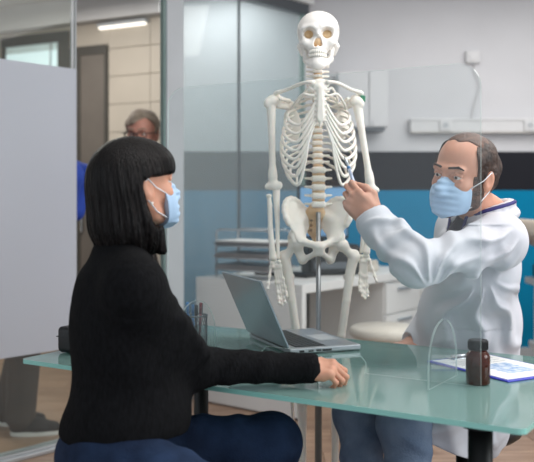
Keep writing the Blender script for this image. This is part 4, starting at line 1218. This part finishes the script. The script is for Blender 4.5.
# hair: bob with a fringe
hp = [ell((-.012, 0, .032), (.109, .089, .092), k=0), ell((-.028, 0, -.04), (.102, .098, .125), k=.04), ell((-.038, 0, -.105), (.088, .104, .085), k=.04), ell((.043, 0, .044), (.060, .070, .050), k=.03)]
for s in (-1, 1):
    hp += [rc((.05, s * .062, .05), (.055, s * .064, .006), .016, .006, k=.02), rc((-.03, s * .088, -.08), (.0, s * .084, -.165), .022, .014, k=.02)]
hp += [bx((.100, 0, -.085), (.085, .060, .100), rad=.03, op='s', k=.012)]
hp += [bx((.077, s * .10, -.042), (.108, .060, .060), rad=.02, op='s', k=.010) for s in (-1, 1)]
hp += [bx((.097, s * .09, -.13), (.085, .065, .09), rad=.045, op='s', k=.02) for s in (-1, 1)]
def hclip(F, x, y, z):
    th = np.arctan2(y, x + .03)
    w = np.clip((.09 - z) * 9, .1, 1)
    F = F - .0014 * np.sin(th * 46 + 1.5 * np.sin(z * 30)) * w - .0016 * np.sin(th * 17 + z * 22) * w - .0012 * np.sin(th * 71 + 9 * z) * w
    F = np.maximum(F, np.minimum(x - .045, .010 + .006 * np.sin(52 * y + 1) + .005 * np.sin(131 * y + 60 * x) - .22 * np.abs(y) - z))
    return np.maximum(F, -.166 + .006 * np.sin(th * 21) + .004 * np.sin(th * 47) - z)
hw_ = lsdf('hair', hp, .0026, M['hair_black'], wo, RW, OW, hclip, WS * 1.03)
# sweater
mid = (PV + NB) / 2
sw = [ell(NB + (.006, 0, -.14) - fW * .006, (.108, .160, .155), TW, k=0), ell(NB + (0, 0, -.052) - fW * .012, (.070, .146, .056), TW, k=.05), ell(mid + (.032, 0, -.045), (.128, .138, .19), TW, k=.07), ell(PV + (.03, 0, .085), (.150, .150, .11), TW, k=.06),
      ell(NB - fW * .045 + (0, 0, -.14), (.058, .11, .11), TW, k=.05), ell(NB + fW * .075 + rW * .06 + (0, 0, -.19), (.05, .055, .055), TW, k=.05), ell(NB + fW * .075 - rW * .06 + (0, 0, -.19), (.05, .055, .055), TW, k=.05)]
sw += [ell(SR + (.002, .004, -.014), (.054, .054, .060), TW, k=.06), ell(SL, (.05, .05, .055), TW, k=.05)]
sw += [rc(SR + (0, 0, -.01), ER, .056, .047, k=.045, wr=(.0025, 75, 1., 1.2)), rc(ER, WR + (-.02, 0, 0), .049, .036, k=.02, wr=(.0018, 85, .4, 1.8)), rc(WR + (-.02, 0, 0), WR + (.030, -.006, .002), .037, .036, k=.01)]
for i, t in enumerate((.35, .5, .62, .75)):
    sw.append(rc(SR + (ER - SR) * t + (-.03, -.045, .02), SR + (ER - SR) * (t + .12) + (.04, -.035, .015), .010, .006, k=.03))
sw += [rc(SL, EL, .054, .048, k=.03), rc(EL, WL, .046, .036, k=.02)]
sw += [rc(NB + (-.002, 0, .0), NB + (.010, 0.004, .032), .058, .050, k=.03), rc(NB + (0, 0, .012), SR + (0, 0, .010), .048, .048, k=.04), rc(NB + (0, 0, .012), SL + (0, 0, .010), .048, .048, k=.04)]
sw += [ell(WR + (.066, -.008, .003), (.034, .028, .028), op='s', k=.004)]
def swclip(F, x, y, z):
    F = F - .004 * np.sin(34 * z + 9 * x + 3 * np.sin(12 * y)) * np.clip((.86 - z) * 8, 0, 1)
    return np.maximum(F, .655 + .01 * np.sin(20 * x) - z)
sdf('sweater', sw, .0042, M['sweater'], wo, swclip)
jn = [ell(PV + (0, 0, .015), (.132, .160, .105), TW, k=0), rc(RH, RK, .096, .070, k=.05, wr=(.003, 60, .4, 1.5)), rc(LHp, LK, .090, .068, k=.05, wr=(.003, 60, .9, 1.5)), ell(LK + (.01, 0, 0), (.072, .07, .07), k=.03), rc(RK, RA, .068, .052, k=.03), rc(LK, LA, .066, .052, k=.03)]
sdf('jeans', jn, .005, M['jeans'], wo)
def shoes(per, ank, yaw, m=None):
    Rf = hf(yaw); o = np.array([ank[0], ank[1], 0.])
    p = [rc((-.03, 0, .075), (-.02, 0, .11), .042, .042, k=0), rc((-.035, 0, .045), (.07, 0, .045), .036, .037, k=.03), rc((.07, 0, .042), (.15, 0, .036), .040, .030, k=.03)]
    sh = lsdf('shoe', p, .005, m or M['shoe'], per, Rf, o, lambda F, x, y, z: np.maximum(F, .018 - z))
    pts = [(.1 * math.cos(a) * 1.24 + .055, .043 * math.sin(a)) for a in np.linspace(0, 2 * PI, 28, endpoint=False)]
    B().prism(pts, tuple(o + (0, 0, .011)), tuple(Rf[:, 0]), tuple(Rf[:, 1]), (0, 0, 1), .02).build('sole', M['sole'], sh)
shoes(wo, RA, -20); shoes(wo, LA, 25)
stool((PV[0], PV[1], 0), .475, .19, M['black_pl'], 'black round stool that the woman sits on')

# ---------------------------------------------------------------- the doctor
dr_ = empty('person', (.66, 2.86, 0)); tag(dr_, 'bearded doctor in a white coat and blue mask pointing a pen at the skeleton', 'person')
RD = hf(224, -4, -10); OD = P(463, 174, 2.50)
TD = hf(192); fD, lD = TD[:, 0], TD[:, 1]
NB = np.array([.668, 2.605, 1.145]); PV = np.array([.66, 2.86, .575])
SLd = NB + lD * .158 + np.array([-.028, 0, -.05]); SRd = NB - lD * .165 + np.array([0, .03, -.045])
ELd = np.array([.405, 2.32, 1.022]); WLd = P(376, 224, 2.47)
ERd = np.array([.61, 2.94, .83]); WRd = np.array([.50, 2.85, .725])
HL, HR = PV + lD * .09 + (0, 0, 0), PV - lD * .08
KL, KR = np.array([.362, 2.27, .60]), np.array([.262, 2.46, .585])
AL, AR = np.array([.44, 2.26, .09]), np.array([.32, 2.44, .09])
neck = [rc(OD + RD @ np.array([-.025, 0, -.065]), NB + (0, 0, .01), .056, .060, k=.03), rc(NB, NB + (0, 0, -.06), .065, .08, k=.03)]
headD = surf([xf(p, RD, OD) for p in head_prims()] + neck, .0026)
fwd = P(356, 189, 2.515) - WLd; fwd = fwd / np.linalg.norm(fwd) * .13
hd = hand_prims(WLd + fwd * .14, (-.66, .22, .66), (-.36, -.90, .02), -1, [(.55, 1.15, .7), (.7, 1.35, .8), (.8, 1.4, .85), (.9, 1.4, .85)], 1.0, thumb=[(.018, .030, -.010), (.052, .048, -.024), (.082, .046, -.032), (.106, .036, -.036)], spread=.02)
hr = hand_prims(WRd, (-.8, -.35, -.15), (-.2, .1, 1), 1, [(.3, .5, .3)] * 4, .98)
bd = [ell((PV + NB) / 2 + (0, 0, .08), (.10, .15, .2), TD, k=.02), ell(PV + (0, 0, .04), (.11, .15, .12), TD, k=.05)]
bd += chain([SLd, ELd, WLd], [.05, .042, .028], .02) + chain([SRd, ERd, WRd], [.05, .042, .028], .02) + chain([HL, KL, AL], [.072, .054, .036], .02) + chain([HR, KR, AR], [.072, .054, .036], .02)
bd += [rc(AL, AL + (-.1, -.02, -.05), .03, .025, k=.02), rc(AR, AR + (-.1, -.02, -.05), .03, .025, k=.02), rc(NB + (0, 0, -.06), NB + (0, 0, .01), .07, .05, k=.04)]
link('body', tomesh('body', [headD, surf(hd, .0022), surf(hr, .003), surf(bd, .009)]), M['skin_m'], dr_)
eyes(dr_, RD, OD, browm=M['hair_brown'])
face_mask(dr_, RD, OD)
def hcl(F, x, y, z):
    ay = np.abs(y)
    hlx = .034 - .022 * np.clip((.062 - ay) * 60, 0, 1) * np.clip((z - .06) * 60, 0, 1) + .004 * np.sin(70 * y + 40 * z)
    low = -.068 + np.clip(x + .025, 0, 1) * 1.0 + .003 * np.sin(ay * 90)
    F = F - .0022 * np.sin(95 * z + 30 * x + 25 * y) - .0016 * np.sin(140 * x - 60 * y)
    return np.maximum(np.maximum(F, x - hlx), low - z)
lsdf('hair', [ell((-.018, 0, .030), (.109, .0865, .088), k=0), ell((-.056, 0, -.005), (.066, .074, .066), k=.03), ell((-.03, .02, .126), (.052, .042, .022), op='s', k=.01)] + [ell((-.010, q_ * .092, -.012), (.024, .020, .036), op='s', k=.006) for q_ in (-1, 1)], .0024, M['hair_brown'], dr_, RD, OD, hcl)
def htop(F, x, y, z):
    return np.maximum(np.maximum(F, x - (.052 - 12 * y * y + .003 * np.sin(150 * y))), .055 - z)
lsdf('hair_top', [ell((-.012, 0, .0355), (.0998, .0775, .0872), k=0)], .0024, M['hair_thin'], dr_, RD, OD, htop)
bp_ = [p for p in head_prims() if p.op == 'u'][:3]
def bcl(F, x, y, z):
    ay = np.abs(y)
    side = np.maximum(np.maximum(x - .040 - np.clip(-.035 - z, 0, .1) * 1.6, -.004 - np.clip(-.05 - z, 0, .1) * .3 - x), z - .004)
    return np.maximum(np.maximum(F - .0028 - .0008 * np.sin(160 * z + 90 * x), side), -.135 - z)
lsdf('beard', head_prims()[:3] + [p for i in range(2) for p in head_prims()[3 + 4 * i:5 + 4 * i]] + [ell((.074, 0, -.102), (.022, .023, .018), k=.018)], .0024, M['beard'], dr_, RD, OD, bcl)
# shirt, coat, lanyard
shp = [rc(NB + (-.01, 0, -.03), NB + (-.022, -.006, .018), .070, .060, k=.0), ell(NB + fD * .05 + (0, 0, -.10), (.085, .10, .10), TD, k=.04), rc(NB + (-.01, -.005, .02), NB + (-.03, -.012, .14), .060, .058, op='s', k=.004)]
sdf('shirt', shp, .0036, M['shirt'], dr_)
FT = (.004, 40, .6, 3.2)
ct_ = [ell(NB + (-.016, .05, -.15), (.125, .175, .165), TD, k=0), ell(NB + (.004, .01, -.05), (.085, .155, .058), TD, k=.05), ell((.662, 2.79, .80), (.166, .185, .20), TD, k=.08), ell(PV + (.0, -.02, .06), (.17, .195, .13), TD, k=.07)]
ct_ += [ell(SLd + (-.006, .0, -.012), (.064, .066, .074), TD, k=.05), ell(SRd, (.065, .065, .07), TD, k=.05)]
ct_ += [rc(SLd + (0, 0, -.014), ELd, .076, .058, k=.04, wr=FT), rc(ELd, WLd, .058, .053, k=.025, wr=(.006, 75, 2.2, 2.4)), rc(WLd - fwd * .2, WLd + fwd * .06, .053, .054, k=.008)]
ct_ += [rc(SRd, ERd, .075, .064, k=.04), rc(ERd, WRd, .062, .05, k=.03), ell(WRd + (-.05, -.02, 0), (.045, .036, .036), op='s', k=.004)]
ct_ += [rc(HL + (-.02, -.02, .0), (.50, 2.46, .545), .125, .105, k=.06, wr=(.004, 40, .3, 1.)), rc(HR + (-.02, 0, 0), (.46, 2.66, .545), .12, .10, k=.06), rc((.62, 2.66, .55), (.47, 2.35, .575), .12, .088, k=.06), rc((.64, 2.6, .5), (.54, 2.42, .5), .10, .085, k=.06)]
ct_ += [ell(NB + (-.018, -.012, .045), (.062, .064, .10), op='s', k=.01), rc(NB + fD * .06 + (0, 0, .03), NB + fD * .14 + (0, 0, -.09), .036, .016, op='s', k=.01)]
hE = WLd + fwd * .30
ct_ += [ell(hE, (.043, .043, .043), op='s', k=.004)]
def ridge(v): return 2 * (.5 + .5 * np.sin(v)) ** 2.5 - .75
def bump01(t, a, b, w): return np.clip((t - a) / w, 0, 1) * np.clip((b - t) / w, 0, 1)
def fan(x, z, cx, cz, n, ph, r0, r1, a0, a1):
    dx, dz = x - cx, z - cz
    r = np.sqrt(dx * dx + dz * dz) + 1e-6; al = np.arctan2(dz, dx)
    return ridge(n * al + ph + 1.1 * np.sin(38 * r + 2 * al)) * bump01(r, r0, r1, .04) * bump01(al, a0, a1, .25)
def cclip(F, x, y, z):
    near = np.clip((2.72 - y) * 12, 0, 1)
    D = .008 * fan(x, z, .445, .955, 11, .5, .02, .24, .1, 2.6)           # folds rising from the crook of the elbow
    D = D + .008 * fan(x, z, .74, 1.13, 13, 1.2, .05, .30, -3.3, -1.9)    # from the shoulder down the sleeve
    low = np.clip((.985 - z) * 14, 0, 1)
    D = D * (1 - low) + low * (.012 * fan(x, z, .625, .985, 12, .4, .04, .50, -2.4, -.25) + .006 * ridge(48 * x + 16 * z) * np.clip((.82 - z) * 8, 0, 1))
    F = F - D * near
    return np.maximum(F, .455 + .5 * np.maximum(.62 - x, 0) * np.clip((2.62 - y) * 9, 0, 1) - z)
coat = sdf('lab_coat', ct_, .0042, M['coat'], dr_, cclip)
# collar: a folded band standing around the neck and falling open at the front
cpts = []
for a in np.linspace(-2.55, 2.55, 18):
    r_ = .078 + .012 * (abs(a) / 2.5)
    q = NB - fD * (r_ * math.cos(a)) + lD * (r_ * math.sin(a)) + np.array([-.004, -.004, .046 - .050 * (abs(a) / 2.55) ** 2])
    cpts.append(q)
sdf('collar', chain(cpts, [.013] * 18, .008) + chain([q + (q - NB) * np.array([.16, .16, 0]) + np.array([0, 0, -.028]) for q in cpts], [.011] * 18, .016), .003, M['coat'], coat)
lpts = [tuple(q + (q - NB) * np.array([.13, .13, 0]) + np.array([0, 0, .007])) for q in cpts]
lpts = [tuple(NB + fD * .13 + lD * -.012 + np.array([0, 0, -.16]))] + lpts + [tuple(NB + fD * .13 + lD * .05 + np.array([0, 0, -.16]))]
B().tube(catmull(lpts, 4), .0065, 8, flat=.75).build('lanyard', M['lanyard'], dr_, True)
sdf('jeans', [ell(PV + (0, 0, .0), (.13, .16, .10), TD, k=0), rc(HL, KL, .088, .064, k=.05, wr=(.004, 60, .4, 1.5)), rc(HR, KR, .088, .064, k=.05, wr=(.004, 60, 1.4, 1.5)), rc(KL, AL, .066, .054, k=.03, wr=(.005, 60, 0, 2.2)), rc(KR, AR, .066, .054, k=.03, wr=(.005, 60, 2, 2.2))], .005, M['jeans2'], dr_)
shoes(dr_, AL, 205); shoes(dr_, AR, 205)
stool((PV[0], PV[1], 0), .465, .19, M['black_pl'], 'black round stool that the doctor sits on')
# pen in the doctor's hand
ti = P(344.5, 156, 2.60); ta = P(358.5, 196, 2.51)
pe = empty('pen', tuple(ta)); L = lambda t: tuple(ta + (ti - ta) * t)
B().tube([L(0), L(.72)], .0052, 10).build('barrel', M['pensilver'], pe, True)
B().tube([L(.72), L(.94), L(1)], [.0052, .004, .0012], 10).build('tip', M['chrome'], pe, True)
B().tube([L(.66), L(.72)], .0056, 10).build('ring', M['penblue'], pe, True)
tag(pe, 'silver blue pen held up in the doctor\'s hand', 'pen')

# ---------------------------------------------------------------- two people in the corridor
pa = empty('person', (-.70, 4.9, 0)); tag(pa, 'grey-haired person with glasses in the corridor behind the seated woman', 'person')
RA_ = hf(-100, -8, 0); OA = P(142, 133, 4.75); SA = 1.06
q = OA + np.array([0, .03, -.23])
ha = place(surf(head_prims() + [rc((-.022, 0, -.07), (-.04, 0, -.2), .055, .06, k=.03)], .005), RA_, OA, SA)
q = q + np.array([-.05, .05, 0]); HA = hf(-172)
X_ = lambda s, a, b: HA[:, 1] * s * a + HA[:, 0] * b
ba = [ell(q + (0, 0, -.2), (.11, .18, .24), HA, k=0), ell(q + (0, 0, -.5), (.11, .16, .2), HA, k=.06)]
for s in (-1, 1):
    ba += chain([q + X_(s, .18, 0) + (0, 0, -.04), q + X_(s, .21, -.02) + (0, 0, -.32), q + X_(s, .2, .05) + (0, 0, -.56)], [.05, .042, .03], .03) + chain([q + X_(s, .09, 0) + (0, 0, -.55), q + X_(s, .09, 0) + (0, 0, -.95), q + X_(s, .09, -.02) + (0, 0, .09 - q[2])], [.08, .06, .045], .03)
link('body', tomesh('body', [ha, surf(ba, .012)] + [surf(hand_prims(q + X_(s, .2, .05) + (0, 0, -.56), (0, -.1, -1), X_(s, 1, 0), -s, [(.2, .3, .2)] * 4), .004) for s in (-1, 1)]), M['skin_b'], pa)
lsdf('hair', [ell((-.014, 0, .036), (.110, .088, .092), k=0), ell((-.05, 0, -.02), (.065, .07, .06), k=.03)], .005, M['hair_grey'], pa, RA_, OA,
     lambda F, x, y, z: np.maximum(np.maximum(F - .003 * np.sin(70 * y + 30 * z), np.minimum(x - .035 - .9 * np.clip(z - .06, -.03, .03), .062 + .02 * np.sin(30 * y) - z)), -.06 - z), SA)
eyes(pa, RA_, OA, SA, M['hair_grey'])
gl = empty('eyeglasses', tuple(OA)); gl.parent = pa; gl.matrix_parent_inverse = parent_world(pa).inverted()
for s in (-1, 1):
    B().tube([tuple(tow(RA_, OA, (.108 - .25 * (b * b) * .02, s * .034 + .025 * math.cos(a), -.004 + .019 * math.sin(a)), SA)) for a in np.linspace(0, 2 * PI, 18, endpoint=False) for b in (0,)], .0035, 6, closed=True).build('rim', M['black_pl'], gl, True)
    B().tube([tuple(tow(RA_, OA, w_, SA)) for w_ in ((.106, s * .058, .002), (.07, s * .083, .004), (-.01, s * .09, .0))], .003, 6).build('temple', M['black_pl'], gl, True)
B().tube([tuple(tow(RA_, OA, w_, SA)) for w_ in ((.108, -.01, .002), (.112, 0, .004), (.108, .01, .002))], .003, 6).build('bridge', M['black_pl'], gl, True)
tp_ = [ell(q + (0, 0, -.2), (.13, .20, .25), HA, k=0), ell(q + (0, 0, -.55), (.135, .18, .22), HA, k=.06), rc(q + (0, 0, -.06), q + (0.03, -.02, .0), .08, .065, k=.04)]
for s in (-1, 1): tp_ += chain([q + X_(s, .18, 0) + (0, 0, -.05), q + X_(s, .21, -.02) + (0, 0, -.32), q + X_(s, .2, .04) + (0, 0, -.52)], [.066, .056, .05], .04)
sdf('tunic', tp_, .009, M['paper_grey'], pa)
tr0 = []
for s in (-1, 1): tr0 += chain([q + X_(s, .09, 0) + (0, 0, -.6), q + X_(s, .09, 0) + (0, 0, -.98), q + X_(s, .09, -.02) + (0, 0, .1 - q[2])], [.1, .08, .07], .03)
sdf('trousers', tr0, .009, M['trouser'], pa)
for s in (-1, 1): shoes(pa, q + X_(s, .09, -.02), -172)

pbn = empty('person', (-1.24, 4.42, 0)); tag(pbn, 'person in blue scrubs and dark trousers standing behind the frosted door', 'person')
q = np.array([-1.22, 4.42, 1.44]); RB = hf(5); OB = np.array([-1.18, 4.42, 1.64])
hb = place(surf(head_prims() + [rc((-.022, 0, -.07), (-.04, 0, -.2), .055, .06, k=.03)], .006), RB, OB)
arm = {s: [q + (.03, s * .18, -.02), q + (.24, s * .20, -.12), q + (.20, s * .1, -.30)] for s in (-1, 1)}
ba = [ell(q + (0, 0, -.2), (.11, .18, .24), k=0), ell(q + (0, 0, -.5), (.11, .16, .2), k=.06)]
anks = {-1: np.array([-1.24, 4.34, 0]), 1: np.array([-1.36, 4.53, 0])}
for s in (-1, 1):
    ba += chain(arm[s], [.05, .042, .03], .03) + chain([q + (0, s * .09, -.55), (q + (0, s * .1, -.95)) * .6 + anks[s] * .4 + (0, 0, .2), anks[s] + (-.02, 0, .09)], [.08, .06, .045], .03)
link('body', tomesh('body', [hb, surf(ba, .012)] + [surf(hand_prims(arm[s][2], (-.2, -s * .6, -.4), (.6, 0, .2), s, [(.4, .5, .4)] * 4), .004) for s in (-1, 1)]), M['skin_b'], pbn)
lsdf('hair', [ell((-.014, 0, .036), (.108, .086, .092), k=0), ell((-.05, 0, -.02), (.065, .07, .06), k=.03)], .006, M['hair_brown'], pbn, RB, OB, lambda F, x, y, z: np.maximum(np.maximum(F, np.minimum(x - .03, .07 - z)), -.06 - z))
eyes(pbn, RB, OB)
tp_ = [ell(q + (0, 0, -.2), (.13, .205, .25), k=0), ell(q + (0, 0, -.55), (.135, .19, .22), k=.06), rc(q + (0, 0, -.06), q + (.01, 0, .0), .08, .065, k=.04)]
for s in (-1, 1): tp_ += chain(arm[s], [.068, .062, .052], .04)
sdf('scrub_top', tp_, .009, M['scrub'], pbn)
tr0 = []
for s in (-1, 1): tr0 += chain([q + (0, s * .09, -.6), (q + (0, s * .1, -.95)) * .6 + anks[s] * .4 + (0, 0, .2), anks[s] + (-.02, 0, .1)], [.1, .082, .076], .03)
sdf('trousers', tr0, .008, M['trouser'], pbn)
for s in (-1, 1): shoes(pbn, anks[s], 8 if s < 0 else 0)
